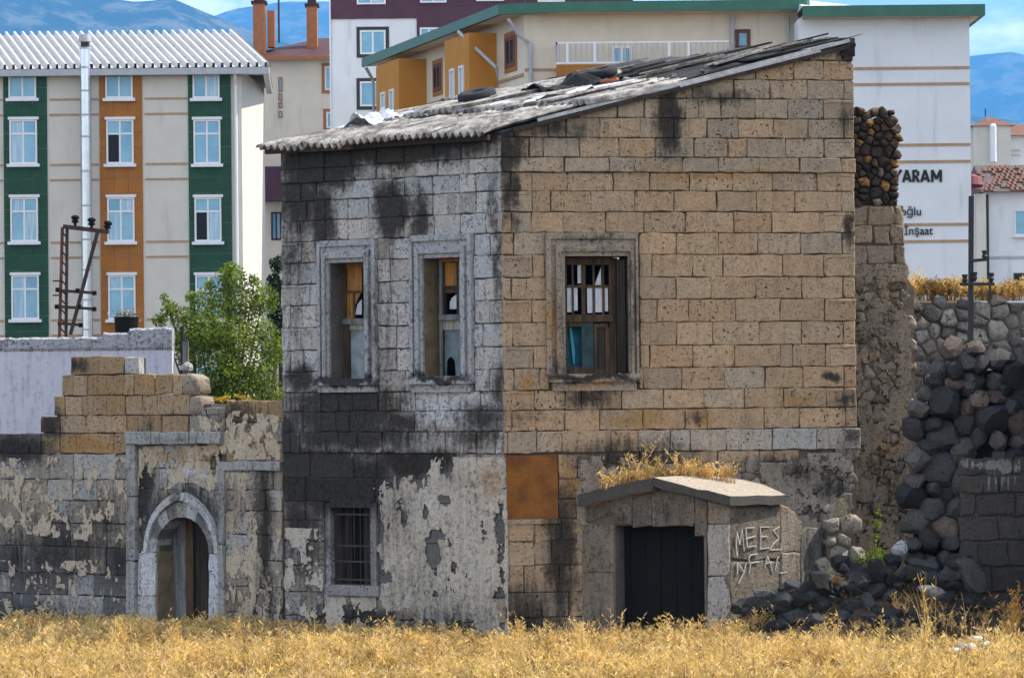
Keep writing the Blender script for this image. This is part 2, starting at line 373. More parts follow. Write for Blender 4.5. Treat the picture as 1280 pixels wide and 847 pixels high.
light_G = [(140, 600, 30, 30, .45), (110, 735, 40, 24, .55), (188, 730, 12, 80, .7), (272, 730, 14, 80, .8), (310, 640, 40, 60, .4), (225, 590, 50, 24, .55), (30, 590, 30, 12, .45), (265, 535, 24, 24, .5), (30, 745, 40, 20, .35)]
M_G = wall_mat('garden_stone', WG, dark_G, light_G, [(150, 500, 90, 60, .42), (110, 555, 50, 12, .95), (240, 570, 60, 24, .7), (335, 540, 24, 30, .6)], dirt=.5, lightcol=(.50, .47, .43), dk=1.55)
M_MORTAR = plain('mortar_joint', (.13, .10, .075), .95, .3, 6, .1, bump=.01)
M_MORTARG = plain('mortar_grey', (.10, .09, .08), .95, .3, 6, .1, bump=.01)

def tint(kind):
    b = {'tan': (.43, .295, .178), 'greytan': (.385, .288, .195), 'white': (.49, .465, .435), 'grey': (.39, .365, .335), 'palegrey': (.40, .345, .28), 'bright': (.56, .56, .57), 'pier': (.085, .078, .07), 'darkgrey': (.14, .135, .13), 'orange': (.38, .25, .13), 'garden': (.33, .285, .23)}[kind]
    k = random.uniform(.88, 1.10); h = random.gauss(0, .03); return (b[0] * k * (1 + h), b[1] * k, b[2] * k * (1 - h), 1.0)

def wall_core(W, cols, T, front=-.05):
    """cols: (u0,u1,[(z0,z1 at u0,z1 at u1)...]) slabs of one wall with its openings left free"""
    mb = MB()
    for u0, u1, spans in cols:
        for z0, za, zb in spans:
            mb.hexa([W.P(u0, z0, front), W.P(u1, z0, front), W.P(u1, zb, front), W.P(u0, za, front)],
                    [W.P(u0, z0, -T), W.P(u1, z0, -T), W.P(u1, zb, -T), W.P(u0, za, -T)])
    return mb
def cut_core(W, ua, ub, ztop, holes, T, front=-.05, z0=-.4):
    bp = sorted(set([ua, ub] + [h[0] for h in holes] + [h[2] for h in holes])); cols = []
    for a, b in zip(bp, bp[1:]):
        hs = sorted([(h[1], h[3]) for h in holes if h[0] <= a + 1e-6 and h[2] >= b - 1e-6]); spans = []; z = z0
        for h0, h1 in hs: spans.append((z, h0, h0)); z = h1
        spans.append((z, ztop(a), ztop(b))); cols.append((a, b, spans))
    return wall_core(W, cols, T, front)
def rect(W, x0, y0, x1, y1, w=0.0):          # photo rectangle -> (u0,z0,u1,z1)
    a = W.uv(x0, (y0 + y1) / 2, w); b = W.uv(x1, (y0 + y1) / 2, w); m = (x0 + x1) / 2
    return (a[0], W.uv(m, y1, w)[1], b[0], W.uv(m, y0, w)[1])

# ------------------------------------------------------------------ the stone house
house = thing('stone_house', 'derelict two storey house of tan and grey cut stone with a sagging sheet roof', 'house', (C0.x, C0.y, 0))
ROOF0 = WL.uv(617, 163)[1]                   # underside of the roof over the receding front
SL_S = WR.d.dot(-WL.n); SL_E = WR.d.dot(WL.d)
ZR_TOP = WR.uv(1062, 53)[1]
RISE = (ZR_TOP - ROOF0) / UR_END             # per metre along the street front
def ztopR(u): return ROOF0 + RISE * u - .03
winR = rect(WR, 706, 320, 785, 468); win1 = rect(WL, 413, 328, 457, 474); win2 = rect(WL, 530, 322, 577, 470); win3 = rect(WL, 411, 633, 467, 731)
print('roof', ROOF0, ZR_TOP, RISE, winR, win1, win2, win3)
wallR = cut_core(WR, .02, UR_END - .01, ztopR, [winR], .5).build('wall', M_MORTAR, house)
wallL = cut_core(WL, UL_END + .01, -.02, lambda u: ROOF0 - .03, [win1, win2, win3], .5).build('wall', M_MORTARG, house)
# back walls close the rooms
LP = Vector(WL.P(UL_END, 0)); RP = Vector(WR.P(UR_END, 0)); BP = LP + RP - Vector((C0.x, C0.y, 0))
def back_wall(a, b, za, zb, n):
    mb = MB(); e_ = (b - a).normalized() * .35; a = a + e_; b = b - e_
    mb.hexa([a + Vector((0, 0, -.4)), b + Vector((0, 0, -.4)), b + Vector((0, 0, zb)), a + Vector((0, 0, za))],
            [a - n + Vector((0, 0, -.4)), b - n + Vector((0, 0, -.4)), b - n + Vector((0, 0, zb)), a - n + Vector((0, 0, za))])
    mb.build('wall', M_MORTARG, house)
back_wall(BP, LP, ZR_TOP - .28, ROOF0 - .08, WL.d * -.25); back_wall(RP, BP, ZR_TOP - .10, ZR_TOP - .28, WR.d * .25)
fl = MB(); zf = Z568 + .2
fl.ext([(C0.x + .05, C0.y + .2, zf), tuple(RP + Vector((-.2, .1, zf))), tuple(BP + Vector((-.1, -.2, zf))), tuple(LP + Vector((.2, 0, zf)))], [(0, 1, 2, 3)]).build('floor', M_MORTAR, house)

def course(W, parent, mat, zt, zb, pxs, ymid, kind, name='stone_block', w=0.0, top=None, panels=(), **kw):
    us = [p if isinstance(p, tuple) else W.uv(p, ymid)[0] for p in pxs]; us = [u[0] if isinstance(u, tuple) else u for u in us]
    for k in range(len(us) - 1):
        poly = [(us[k], zb), (us[k + 1], zb), (us[k + 1], zt), (us[k], zt)]
        if top: poly = clip(poly, *top)
        if len(poly) < 3: continue
        kd = kind if isinstance(kind, str) else random.choices([a for a, _ in kind], [b for _, b in kind])[0]
        stone(W, poly, name, mat, parent, tint(kd), w + random.uniform(-.010, .012), panel=(k in panels or (k - len(us) + 1) in panels), **kw)

topR = (-RISE, 1.0, ROOF0 - .05)
E = (UR_END,); U0 = (0.0,)
RC = [  # joints of each course, top to bottom, in photo pixels
    [[960, 1010, 1053.6, E]], [[860, 905, 944, 992, 1029, E]], [[770, 815, 865, 917, 962, 1009, 1055, E]],
    [[690, 723, 771, 805, 856, 873, 901.4, 943.6, 984.6, 1029, E]], [[U0, 642, 664, 685, 707.5, 750, 799.6, 842, 883.5, 922.6, 967, 1010, 1055, E]],
    [[U0, 661, 679, 724.5, 773.5, 818.5, 867.4, 910, 933.6, 981.4, 1029.6, E]], [[U0, 705, 761, 792, 852, 897, 948.7, 999, 1050, (UR_END + .02,)]],
    [[U0, 638.5, 664.8, 709.4, 766.5, 812, 861.7, 916, 965.7, 1022, E]], [[U0, 665.4, 688.4, 738.7, 793.5, 842, 896, 945.9, 993.5, 1052, E]],
    [[U0, 639, 665, 704, 757.6, 805, 857.6, 917, 965.3, 1025, E]], [[U0, 642.3, 682.4], [798.6, 845, 898, 947.8, 1000.7, 1052.7, E]],
    [[U0, 665.4, 682], [798.6, 815, 865.5, 904, 978.6, 1029.6, E]], [[U0, 639, 683], [799, 845, 888.8, 944.5, 1002.6, 1054, E]],
    [[U0, 665, 684], [799, 821.7, 861, 919.8, 975.5, 1031, E]], [[U0, 641, 684], [800.5, 846, 891.4, 948.7, 1002, 1055, E]],
    [[U0, 667, 685], [801, 812, 866.5, 918.4, 976, 991, 1032, E]], [[U0, 642.7, 674, 687], [798.5, 804, 852.5, 905.2, 956.6, 1004, 1055.5, E]],
    [[U0, 668, 707, 727, 777, 829, 879.7, 930.4, 980, 1033, E]], [[U0, 640, 669.5, 706, 749.5, 804, 857, 884, 955.3, 999.4, 1057.4, E]],
    [[U0, 634, 670.7, 702, 763.7, 797.7, 837.4, 862.3, 907.7, 965.3, 1021, (UR_END + .05,)]]]
for i, segs in enumerate(RC):
    zt, zb = ZB[i], ZB[i + 1]; ym = (YB[i] + YB[i + 1]) / 2
    for sgi, sg in enumerate(segs):
        kd = [('greytan', 3), ('tan', 1)] if i < 7 else ([('tan', 9), ('greytan', 1)] if i < 19 else [('greytan', 2), ('grey', 1)])
        if i == 19 and len(sg) > 6:          # lowest dressed course: tan under the window, pale grey beyond
            course(WR, wallR, M_R, zt, zb, sg[:6], ym, [('greytan', 2), ('tan', 1)], top=topR, w=.012); course(WR, wallR, M_R, zt, zb, sg[5:], ym, 'palegrey', top=topR, w=.02); continue
        last = sgi == len(segs) - 1
        pan = (() if not last else ((-1,) if i in (1, 3, 5, 7, 9, 11, 13, 15, 17) else (-1,)))
        if sgi == 0 and i >= 7: pan = tuple(pan) + (0,)
        course(WR, wallR, M_R, zt, zb, sg, ym, kd, top=topR, w=.035 if i == 6 else (.012 if i < 6 else 0.0), panels=pan)
# below the dressed courses: a column of blocks by the rust sheet, low courses, then broken rubble
zl = [WR.uv(680, y)[1] for y in (568, 598, 624, 648, 676, 706, 740, 771, 800)]
for i in range(8):
    x0 = 698 if i < 3 else 634
    xs_ = [x0, 722 + 6 * (i % 2), 760] if i < 3 else [[x0, 668, 702, 740], [x0, 668, 690, 735], [x0, 655, 700, 740], [x0, 676, 712, 745], [x0, 660, 695, 740]][i - 3]
    course(WR, wallR, M_R, zl[i], zl[i + 1], [U0 if x == 634 else x for x in xs_], 575 + 28 * i, [('tan', 2), ('greytan', 1)], w=-.005)
course(WR, wallR, M_R, ZB[20], WR.uv(920, 577)[1], [760, 800, 838, 897, 949.6, 968.5, 999], 570, 'greytan', w=-.01)
M_RUB = wall_mat('rubble_brown', WR, [(1010, 590, 60, 24, .7), (1040, 610, 34, 22, .8)], dirt=.5, rough_b=.02)
def rubble(W, region, step, parent, mat, cols, w=0.0, bulge=.07, gap=.008, depth=.2, name='stone', ani=1.25, jit=.34, big=0.0, vary_size=False, rnd=1):
    reg = [W.uv(*p) for p in region]; us = [p[0] for p in reg]; zs = [p[1] for p in reg]; seeds = []; row = 0
    z = min(zs) - step * 2
    while z < max(zs) + step * 2:
        u = min(us) - step * 3 + (row % 2) * step * ani * .5
        while u < max(us) + step * 3:
            if random.random() > big: seeds.append((u + random.uniform(-jit, jit) * step * ani, z + random.uniform(-jit, jit) * step))
            u += step * ani
        z += step; row += 1
    rr = None
    if vary_size:                             # stones of unequal size: dart throwing, then power cells
        seeds = []; rr = []; ua, ub_, za, zb2 = min(us) - step * 2, max(us) + step * 2, min(zs) - step * 2, max(zs) + step * 2
        for _ in range(int((ub_ - ua) * (zb2 - za) / step ** 2 * 40)):
            r_ = step * random.choice([.34, .42, .5, .5, .6, .72]); p_ = (random.uniform(ua, ub_), random.uniform(za, zb2))
            if all((p_[0] - s_[0]) ** 2 / ani ** 2 + (p_[1] - s_[1]) ** 2 > (.93 * (r_ + q_)) ** 2 for s_, q_ in zip(seeds, rr)): seeds.append(p_); rr.append(r_)
    keep = [i for i, s in enumerate(seeds) if inside(s, reg)]
    for k, poly in cells(seeds, keep, step * 1.5, rr):
        ww = w(*seeds[k]) if callable(w) else w
        c = random.choice(cols); kk = random.uniform(.7, 1.25)
        lump(W, poly, name, mat, parent, (c[0] * kk, c[1] * kk, c[2] * kk, 1), ww + random.gauss(0, bulge * .18), gap, bulge, depth, rnd)
    return reg
rubble(WR, [(735, 800), (735, 590), (830, 578), (998, 578), (1000, 566), (1066, 563), (1066, 600), (1068, 800)], .155, wallR, M_RUB, [(.30, .25, .20), (.24, .2, .16), (.33, .29, .25), (.18, .15, .13)], w=-.008, bulge=.032, gap=.001, jit=.46, big=.08, name='rubble_stone')

hr_ = None
# grey front: same course heights
LC = [  # from the course under the eaves down
    [[E, 374, 405, 438, 470, 505, 542, 576, U0]], [[E, 374, 406, 443, 471, 489, 519, 548, 587, U0]], [[E, 375.4, 395.5, 440, 467.5, 490.6, 505, 539.6, 574, 594.6, U0]],
    [[E, 382.5, 406, 434.5, 460, 502, 541, 560, 595, U0]], [[E, 375, 407, 434.5, 461.6, 504, 542, 574.5, 607, U0]],
    [[E, 376.6, 400], [472, 486, 515], [592.5, 612, U0]], [[E, 362, 400], [472, 488, 515], [592.5, 617.6, U0]], [[E, 378, 387, 400], [472, 488, 515], [592.5, 606, U0]],
    [[E, 362, 378, 400], [472, 497, 515], [592.5, 612, U0]], [[E, 376.6, 400], [472, 495, 515], [592.5, 603, U0]], [[E, 363, 379.6, 400], [472, 495, 515], [592.5, U0]],
    [[E, 380, 399], [473.5, 507, 514], [593.5, 612, U0]], [[E, 363, 379, 401, 423, 440, 472, 500, 519, 548, 575, 600, U0]],
    [[E, 362.4, 378, 401.4, 420, 437, 456, 486.5, 518, 544, 571, 597.5, U0]], [[E, 364, 375, 409.7, 422.7, 447.5, 479, 511, 536, 557, 576, 596, 619, U0]]]
E_L = (UL_END,)
for i, segs in enumerate(LC):
    zt, zb = ZB[i + 5], ZB[i + 6]; ym = (YB[i + 5] + YB[i + 6]) / 2
    if i == 0: zt = ROOF0 - .05
    for sg in segs:
        sg = [E_L if (isinstance(p, tuple) and p is E) else p for p in sg]
        course(WL, wallL, M_L, zt, zb, sg, ym, name='ashlar_stone', kind= [('white', 4), ('grey', 1)] if i < 12 else [('grey', 3), ('white', 1)], w=.02 if i in (1, 14) else 0.0, panels=(0,) if i > 4 and sg[0] is E_L else (), gap=.005)
zl = [WL.uv(400, y)[1] for y in (566, 597, 627, 650, 676, 707, 740, 770, 806)]
for i in range(8):
    full = [[E_L, 386, 440, 470, 520, 570, U0], [E_L, 381, 404, 468, 520, 580, U0], [E_L, 381, 405], [E_L, 372, 405], [E_L, 381, 405], [E_L, 363, 383, 405], [E_L, 376, 404, 440, 480, 530, 590, U0], [E_L, 370, 400, 440, 500, 560, U0]][i]
    kd = [('darkgrey', 2), ('grey', 1)] if i < 2 else [('grey', 1), ('garden', 2)]
    course(WL, wallL, M_L, zl[i] if i else ZB[20], zl[i + 1], full, 580 + 28 * i, kd, name='ashlar_stone', w=-.012)
    if 2 <= i <= 5: course(WL, wallL, M_L, zl[i], zl[i + 1], [472, 520, 575, U0], 580 + 28 * i, 'darkgrey', name='ashlar_stone', w=-.03)

# plaster skins: a thin real coat with ragged holes
def fbm(u, z, o=4): return noise.fractal(Vector((u, z, 3.7)), 1.0, 2.0, o)
def plaster(W, region, keep, wf, mat, parent, step=.02, thick=.016, name='plaster'):
    reg = [W.uv(*p) for p in region]; u0 = min(p[0] for p in reg); u1 = max(p[0] for p in reg); z0 = min(p[1] for p in reg); z1 = max(p[1] for p in reg)
    nu = int((u1 - u0) / step); nz_ = int((z1 - z0) / step); K = np.zeros((nz_ + 2, nu + 2), bool)
    for j in range(nz_):
        for i in range(nu):
            u = u0 + (i + .5) * step; z = z0 + (j + .5) * step
            if inside((u, z), reg) and keep(u, z) > 0: K[j + 1, i + 1] = True
    V = []; F = []; idx = {}
    def vid(i, j, back):
        k = (i, j, back)
        if k not in idx:
            u = u0 + i * step + random.gauss(0, step * .16); z = z0 + j * step + random.gauss(0, step * .16)
            idx[k] = len(V); V.append(W.P(u, z, wf + .010 * noise.noise(Vector((u * 2.2, z * 2.2, 0))) - (thick if back else 0)))
        return idx[k]
    for j in range(1, nz_ + 1):
        for i in range(1, nu + 1):
            if not K[j, i]: continue
            a, b, c, d = (i - 1, j - 1), (i, j - 1), (i, j), (i - 1, j)
            F.append(tuple(vid(*q, 0) for q in (a, b, c, d)))
            for nb, e0, e1 in ((K[j - 1, i], a, b), (K[j, i + 1], b, c), (K[j + 1, i], c, d), (K[j, i - 1], d, a)):
                if not nb: F.append((vid(*e0, 0), vid(*e0, 1), vid(*e1, 1), vid(*e1, 0)))
    return tag(add(name, V, F, mat, parent, smooth=False), kind='stuff')
def holes_fn(W, lst):
    bl = pxb(W, lst)
    def f(u, z):
        s = 0.0
        for (bu, bz, ru, rz, k) in bl:
            d = math.hypot((u - bu) / ru, (z - bz) / rz)
            if d < 1.35: s = max(s, k * min(1.0, (1.35 - d) / .7))
        return s
    return f
hl = holes_fn(WL, [(541, 690, 9, 26, 1.2), (550, 668, 6, 8, 1), (627, 680, 5, 60, .8), (622, 660, 5, 20, .9), (555, 625, 9, 7, .9), (500, 590, 34, 20, .8), (480, 650, 10, 24, .5), (505, 648, 4, 10, 1), (560, 582, 6, 14, 1), (528, 600, 10, 16, .6), (567, 708, 4, 8, .9), (545, 745, 4, 8, .8), (480, 720, 10, 8, .8), (520, 775, 30, 18, .7), (575, 782, 20, 12, .7), (628, 760, 6, 30, .8), (480, 780, 30, 16, .8), (595, 622, 3, 6, .7), (532, 640, 4, 12, .8)])
M_PL = wall_mat('plaster_grey', WL, [(560, 770, 90, 26, .6), (500, 640, 30, 70, .5), (585, 600, 60, 20, .3), (560, 640, 60, 60, .12), (520, 740, 60, 50, .38), (480, 660, 16, 50, .45), (600, 760, 50, 40, .30), (540, 700, 90, 80, .18)], [(530, 640, 70, 50, .5), (600, 700, 40, 90, .4)], [(612, 600, 34, 50, .6), (622, 690, 14, 60, .45)], obj=False, base=(.52, .46, .38), dirt=.5, pits=.6, lightcol=(.60, .57, .52), vary=.8)
edge = lambda px: WL.uv(px, 650)[0]
def keepL(u, z):
    b = .95 - hl(u, z) * 1.5
    b -= max(0.0, (edge(482) - u)) * 6.0
    b -= max(0.0, z - (WL.uv(540, 592)[1] + (u + 1.4) * .18)) * 4.5
    return b + fbm(u * 5, z * 2.6) * .8 + fbm(u * 17, z * 9, 3) * .72 - .26
plaster(WL, [(466, 800), (466, 572), (632, 570), (636, 800)], keepL, .004, M_PL, wallL)
hl2 = holes_fn(WL, [(385, 745, 30, 12, .8)])
plaster(WL, [(356, 790), (356, 660), (404, 660), (404, 746), (470, 746), (470, 790)], lambda u, z: .05 + fbm(u * 4, z * 3) * .9 + fbm(u * 14, z * 9, 3) * .4 - hl2(u, z), .004, M_PL, wallL)

M_PLB = wall_mat('plaster_brown', WR, [(790, 590, 70, 24, .6), (1000, 590, 60, 24, .6), (1045, 608, 30, 22, .9), (940, 585, 50, 12, .4)], [(1000, 620, 60, 30, .3)], [(770, 600, 40, 20, .4)], obj=False, base=(.30, .25, .195), dirt=.6, pits=.7, lightcol=(.40, .36, .31))
plaster(WR, [(722, 720), (722, 570), (760, 570), (835, 580), (1000, 578), (1010, 566), (1066, 565), (1064, 720)], lambda u, z: .16 + fbm(u * 4, z * 4) * .9 + fbm(u * 13, z * 13, 3) * .45, .012, M_PLB, wallR, step=.025)

# rust-brown sheet let into the street front
M_RUST = NT('rust_sheet'); _p = M_RUST.pos(); _a = M_RUST.noise(_p, 3, 8, .65); _b = M_RUST.noise(_p, 22, 5, .7)
_c = M_RUST.mix(M_RUST.rng(_a, .35, .65), (.24, .092, .013), (.13, .045, .012)); _c = M_RUST.mix(M_RUST.rng(_b, .5, .72, 0, .6), _c, (.09, .045, .02))
M_RUST.bump(_b, .008); M_RUST = M_RUST.done(_c, .8, .25)
r = rect(WR, 632, 569, 697, 648); sp = MB(); sp.wbox(WR, r[0], r[2], r[1], r[3], -.03, .012)
tag(sp.build('metal_sheet', M_RUST, house), 'rust brown sheet covering a blocked opening at the corner')
sp = MB(); sp.wbox(WR, r[0] - .01, r[2] + .02, r[1] - .07, r[1] - .003, -.03, .03); sp.build('ledge', M_R, house, tint('greytan'))

# ------------------------------------------------------------------ stone window surrounds, sills, wooden windows
M_SUR_R = wall_mat('surround_tan', WR, [(700, 400, 8, 90, .45), (790, 380, 8, 90, .6), (740, 312, 60, 6, .5), (735, 296, 60, 8, .6), (740, 472, 70, 7, 1.6), (780, 420, 16, 60, .6), (695, 460, 16, 20, .6)], [], [(690, 400, 16, 90, .75), (740, 483, 40, 6, .9)], obj=False, base=(.36, .29, .22), dirt=.45)
M_SUR_L = wall_mat('surround_grey', WL, [(466, 400, 8, 80, .55), (408, 420, 6, 70, .3), (436, 477, 50, 8, 1.9), (553, 474, 46, 6, 1.5)], [(570, 340, 40, 60, .5)], [], obj=False, base=(.40, .40, .405), dirt=.7)
def wood(name, c0, c1, sc_=18.0):
    t = NT(name); P = t.pos(); g = t.noise(t.vec('MULTIPLY', P, (1, 1, .08)), sc_, 6, .7); f = t.noise(P, 5, 5, .6)
    c = t.mix(t.rng(g, .35, .65), c0, c1); c = t.mix(t.rng(f, .52, .72, 0, .55), c, (.03, .025, .02)); t.bump(g, .006); return t.done(c, .8, .2)
M_WOOD = wood('weathered_wood', (.11, .068, .036), (.045, .028, .017)); M_OCHRE = wood('ochre_wood', (.42, .20, .05), (.26, .11, .025)); M_GREYW = wood('grey_wood', (.24, .24, .235), (.11, .105, .10))
M_PALEW = wood('pale_wood', (.46, .44, .38), (.22, .20, .17)); M_DARKW = wood('dark_wood', (.055, .04, .03), (.025, .02, .016))
t = NT('dusty_pane'); P = t.pos(); M_PANE = t.done(t.mix(t.rng(t.noise(P, 6, 5, .6), .35, .7), (.30, .34, .37), (.16, .19, .21)), .35, .5)
M_BLUEP = plain('blue_grey_pane', (.13, .17, .20), .4, .5, 7, .5); M_WHITEP = plain('pale_film_pane', (.52, .54, .57), .4, .2, 9, .5)
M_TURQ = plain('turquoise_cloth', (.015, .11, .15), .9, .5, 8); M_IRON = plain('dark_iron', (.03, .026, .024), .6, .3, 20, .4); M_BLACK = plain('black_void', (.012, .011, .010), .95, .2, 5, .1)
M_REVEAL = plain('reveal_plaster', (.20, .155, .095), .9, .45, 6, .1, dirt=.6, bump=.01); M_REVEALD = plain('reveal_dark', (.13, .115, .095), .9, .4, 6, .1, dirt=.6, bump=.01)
def surround(W, win, outer_px, mat, parent, w=.012):
    o = rect(W, *outer_px); o = (o[0], win[1], o[2], o[3]); I = win; sur = thing_part = None
    lv = [(0.0, .055), (.26, .018), (.50, .070), (.80, .025)]
    for k, (f, ww) in enumerate(lv):
        f2 = lv[k + 1][0] if k < 3 else 1.0
        a = tuple(o[q] + (I[q] - o[q]) * f for q in range(4)); b = tuple(o[q] + (I[q] - o[q]) * f2 for q in range(4))
        frame_mb(W, (a[0], win[1], a[2], a[3]), (b[0], win[1], b[2], b[3]), -.10, w + ww, False).build('moulding', mat, parent)
def sill(W, px, mat, parent):
    r = rect(W, *px); h = r[3] - r[1]; mb = MB()
    mb.wbox(W, r[0], r[2], r[1] + h * .52, r[3], -.12, .115); o = mb.build('sill', mat, parent)
    mb = MB(); mb.wbox(W, r[0] + .05, r[2] - .05, r[1], r[1] + h * .515, -.12, .055); mb.build('apron', mat, parent)
def reveal(W, win, mat, parent, d=.42):
    u0, z0, u1, z1 = win; mb = MB()
    for q in ((u0 - .02, u0 + .004, z0, z1), (u1 - .004, u1 + .02, z0, z1), (u0 + .004, u1 - .004, z1 - .004, z1 + .02), (u0 + .004, u1 - .004, z0 - .02, z0 + .004)):
        mb.wbox(W, *q, -d, -.004)
    mb.build('reveal', mat, parent)
def wpart(name): return name
def wb(W, px, w0, w1, name, mat, parent, col=None):
    r = rect(W, *px, w1); mb = MB(); mb.wbox(W, r[0], r[2], r[1], r[3], w0, w1); return mb.build(name, mat, parent, col)

# street-front window
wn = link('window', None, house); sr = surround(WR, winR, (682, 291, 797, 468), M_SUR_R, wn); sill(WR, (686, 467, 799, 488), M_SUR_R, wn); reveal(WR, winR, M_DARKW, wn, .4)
D = -.20
for px in ((704, 322, 709, 468), (762, 322, 772, 468), (709, 322, 762, 331), (709, 462, 762, 468)): wb(WR, px, D - .07, D, 'frame', M_WOOD, wn)
wb(WR, (704, 393, 766, 402), D - .07, D + .03, 'transom', M_WOOD, wn)
for x, dx in ((715, 2.2), (727, 5), (741, 2.5), (753, 2.2)): wb(WR, (x, 331, x + dx, 393), D - .045, D - .01, 'glazing_bar', M_WOOD, wn)
for x0, x1 in ((709, 727), (732, 762)): wb(WR, (x0, 356, x1, 359.5), D - .05, D - .015, 'glazing_bar', M_WOOD, wn)
for px in ((709, 359.5, 715, 390), (717.5, 359.5, 722, 388), (734, 359.5, 741, 391), (744, 359.5, 753, 390), (756, 359.5, 760, 389), (722, 331, 726.5, 354)): wb(WR, px, D - .04, D - .032, 'pane', M_WHITEP, wn)
sh = rect(WR, 744, 334, 752, 356, D); mb = MB(); mb.prism(WR, [(sh[0], sh[1]), (sh[2], sh[1]), (sh[2], sh[3])], D - .04, D - .032); mb.build('pane', M_WHITEP, wn)
for px in ((709, 402, 727, 408), (727, 402, 742, 462), (743, 404, 746, 462), (746, 404, 760, 409), (757, 409, 762, 462), (709, 458, 727, 462)): wb(WR, px, D - .05, D - .005, 'panel_frame', M_WOOD, wn)
wb(WR, (727.2, 404, 741.8, 460), D - .052, D - .003, 'panel', plain('teal_faded_wood', (.028, .055, .06), .8, .6, 9, dirt=.7), wn)
wb(WR, (746, 409, 757, 462), D - .04, D - .03, 'panel', M_DARKW, wn)
wb(WR, (709, 408, 727, 458), D - .16, D - .15, 'curtain', M_TURQ, wn)
cf = MB(); cf.prism(WR, [WR.uv(*p, D - .1) for p in ((711.5, 409), (714.5, 409), (719, 440), (718.5, 455), (716.5, 455), (714, 430))][::-1], D - .11, D - .10); cf.build('curtain_fold', plain('bright_turquoise_cloth', (.06, .30, .37), .9, .3, 9), wn)
for x0, x1 in ((772, 775), (775, 778.5), (778.5, 782)): wb(WR, (x0, 324, x1 - .3, 466), -.18, -.06 + random.uniform(-.02, .02), 'shutter_plank', M_DARKW, wn)
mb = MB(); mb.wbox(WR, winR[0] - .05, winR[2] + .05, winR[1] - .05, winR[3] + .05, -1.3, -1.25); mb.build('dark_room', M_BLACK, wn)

# two windows of the grey front
for k, (win, opx, spx) in enumerate(((win1, (400, 300, 472, 474), (397, 473, 474, 490)), (win2, (515, 293, 592, 470), (513, 470, 594, 490)))):
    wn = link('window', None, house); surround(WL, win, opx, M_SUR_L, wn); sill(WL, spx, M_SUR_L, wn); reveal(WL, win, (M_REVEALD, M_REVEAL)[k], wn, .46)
    D = -.27; x0 = (429, 549)[k]; x1 = (460, 580)[k]; yt = (329, 322)[k]; yb = (476, 472)[k]; ys_ = (398, 393)[k]
    wb(WL, (x0, yt, x0 + 4, yb), D - .07, D, 'frame', (M_WOOD, M_GREYW)[k], wn); wb(WL, (x1 - 3, yt, x1, yb), D - .07, D, 'frame', M_OCHRE, wn)
    wb(WL, (x0 + 4, yt, x1 - 3, yt + 5), D - .07, D, 'frame', M_OCHRE, wn)
    wb(WL, (x0 - 1, ys_, x1, ys_ + 7), D - .08, D + .04, 'transom', M_GREYW, wn)
    if k == 0:
        wb(WL, (434, 334, 452, 363), D - .04, D - .02, 'board', M_OCHRE, wn); wb(WL, (433, 363, 453, 366), D - .05, D - .005, 'glazing_bar', M_WOOD, wn)
        wb(WL, (434, 366, 441, 398), D - .04, D - .02, 'board', M_OCHRE, wn); wb(WL, (441, 366, 443, 398), D - .05, D - .01, 'glazing_bar', M_WOOD, wn)
        for tri, mt in (([(443, 366), (443, 383), (451, 366)], M_OCHRE), ([(444, 393), (452, 393), (452, 374), (447, 380)], M_WHITEP)):
            mb = MB(); q = [WL.uv(*p, D - .03) for p in tri]; q = q if area(q) > 0 else q[::-1]; mb.prism(WL, q, D - .04, D - .03); mb.build('pane', mt, wn)
        wb(WL, (433, 405, 437, 476), D - .06, D - .01, 'sash', M_WOOD, wn); wb(WL, (437, 405, 458, 412), D - .06, D - .01, 'sash', M_PALEW, wn)
        wb(WL, (437, 412, 458, 476), D - .05, D - .04, 'pane', M_PANE, wn)
    else:
        wb(WL, (553, 327, 556, 393), D - .06, D - .01, 'sash', M_DARKW, wn); wb(WL, (570.5, 327, 573, 393), D - .06, D - .01, 'sash', M_DARKW, wn); wb(WL, (573, 327, 577, 393), D - .06, D - .02, 'sash', M_PALEW, wn)
        wb(WL, (556, 328, 563, 357), D - .04, D - .02, 'board', M_OCHRE, wn); wb(WL, (563.3, 328, 570.5, 357), D - .04, D - .02, 'board', M_OCHRE, wn)
        wb(WL, (554, 357, 572, 361), D - .06, D - .004, 'glazing_bar', M_DARKW, wn); wb(WL, (556, 361, 570.5, 366), D - .04, D - .02, 'board', M_WOOD, wn)
        mb = MB(); q = [WL.uv(*p, D - .03) for p in ((562, 386), (570.5, 386), (570.5, 368), (565, 372), (562.5, 377))]; mb.prism(WL, q if area(q) > 0 else q[::-1], D - .04, D - .03); mb.build('pane', M_WHITEP, wn)
        wb(WL, (552, 400, 580, 412), D - .06, D - .01, 'sash', M_PALEW, wn); wb(WL, (551, 412, 554.5, 472), D - .06, D - .01, 'sash', M_WOOD, wn)
        mb = MB(); q = [WL.uv(*p, D - .04) for p in ((554.5, 472), (558.5, 472), (558.5, 452), (561, 447), (565, 446), (568.5, 451), (570, 472), (580, 472), (580, 412), (554.5, 412))]; mb.prism(WL, q if area(q) > 0 else q[::-1], D - .05, D - .04); mb.build('pane', M_BLUEP, wn)
    mb = MB(); mb.wbox(WL, win[0] - .05, win[2] + .05, win[1] - .05, win[3] + .05, -1.1, -1.05); mb.build('dark_room', M_BLACK, wn)

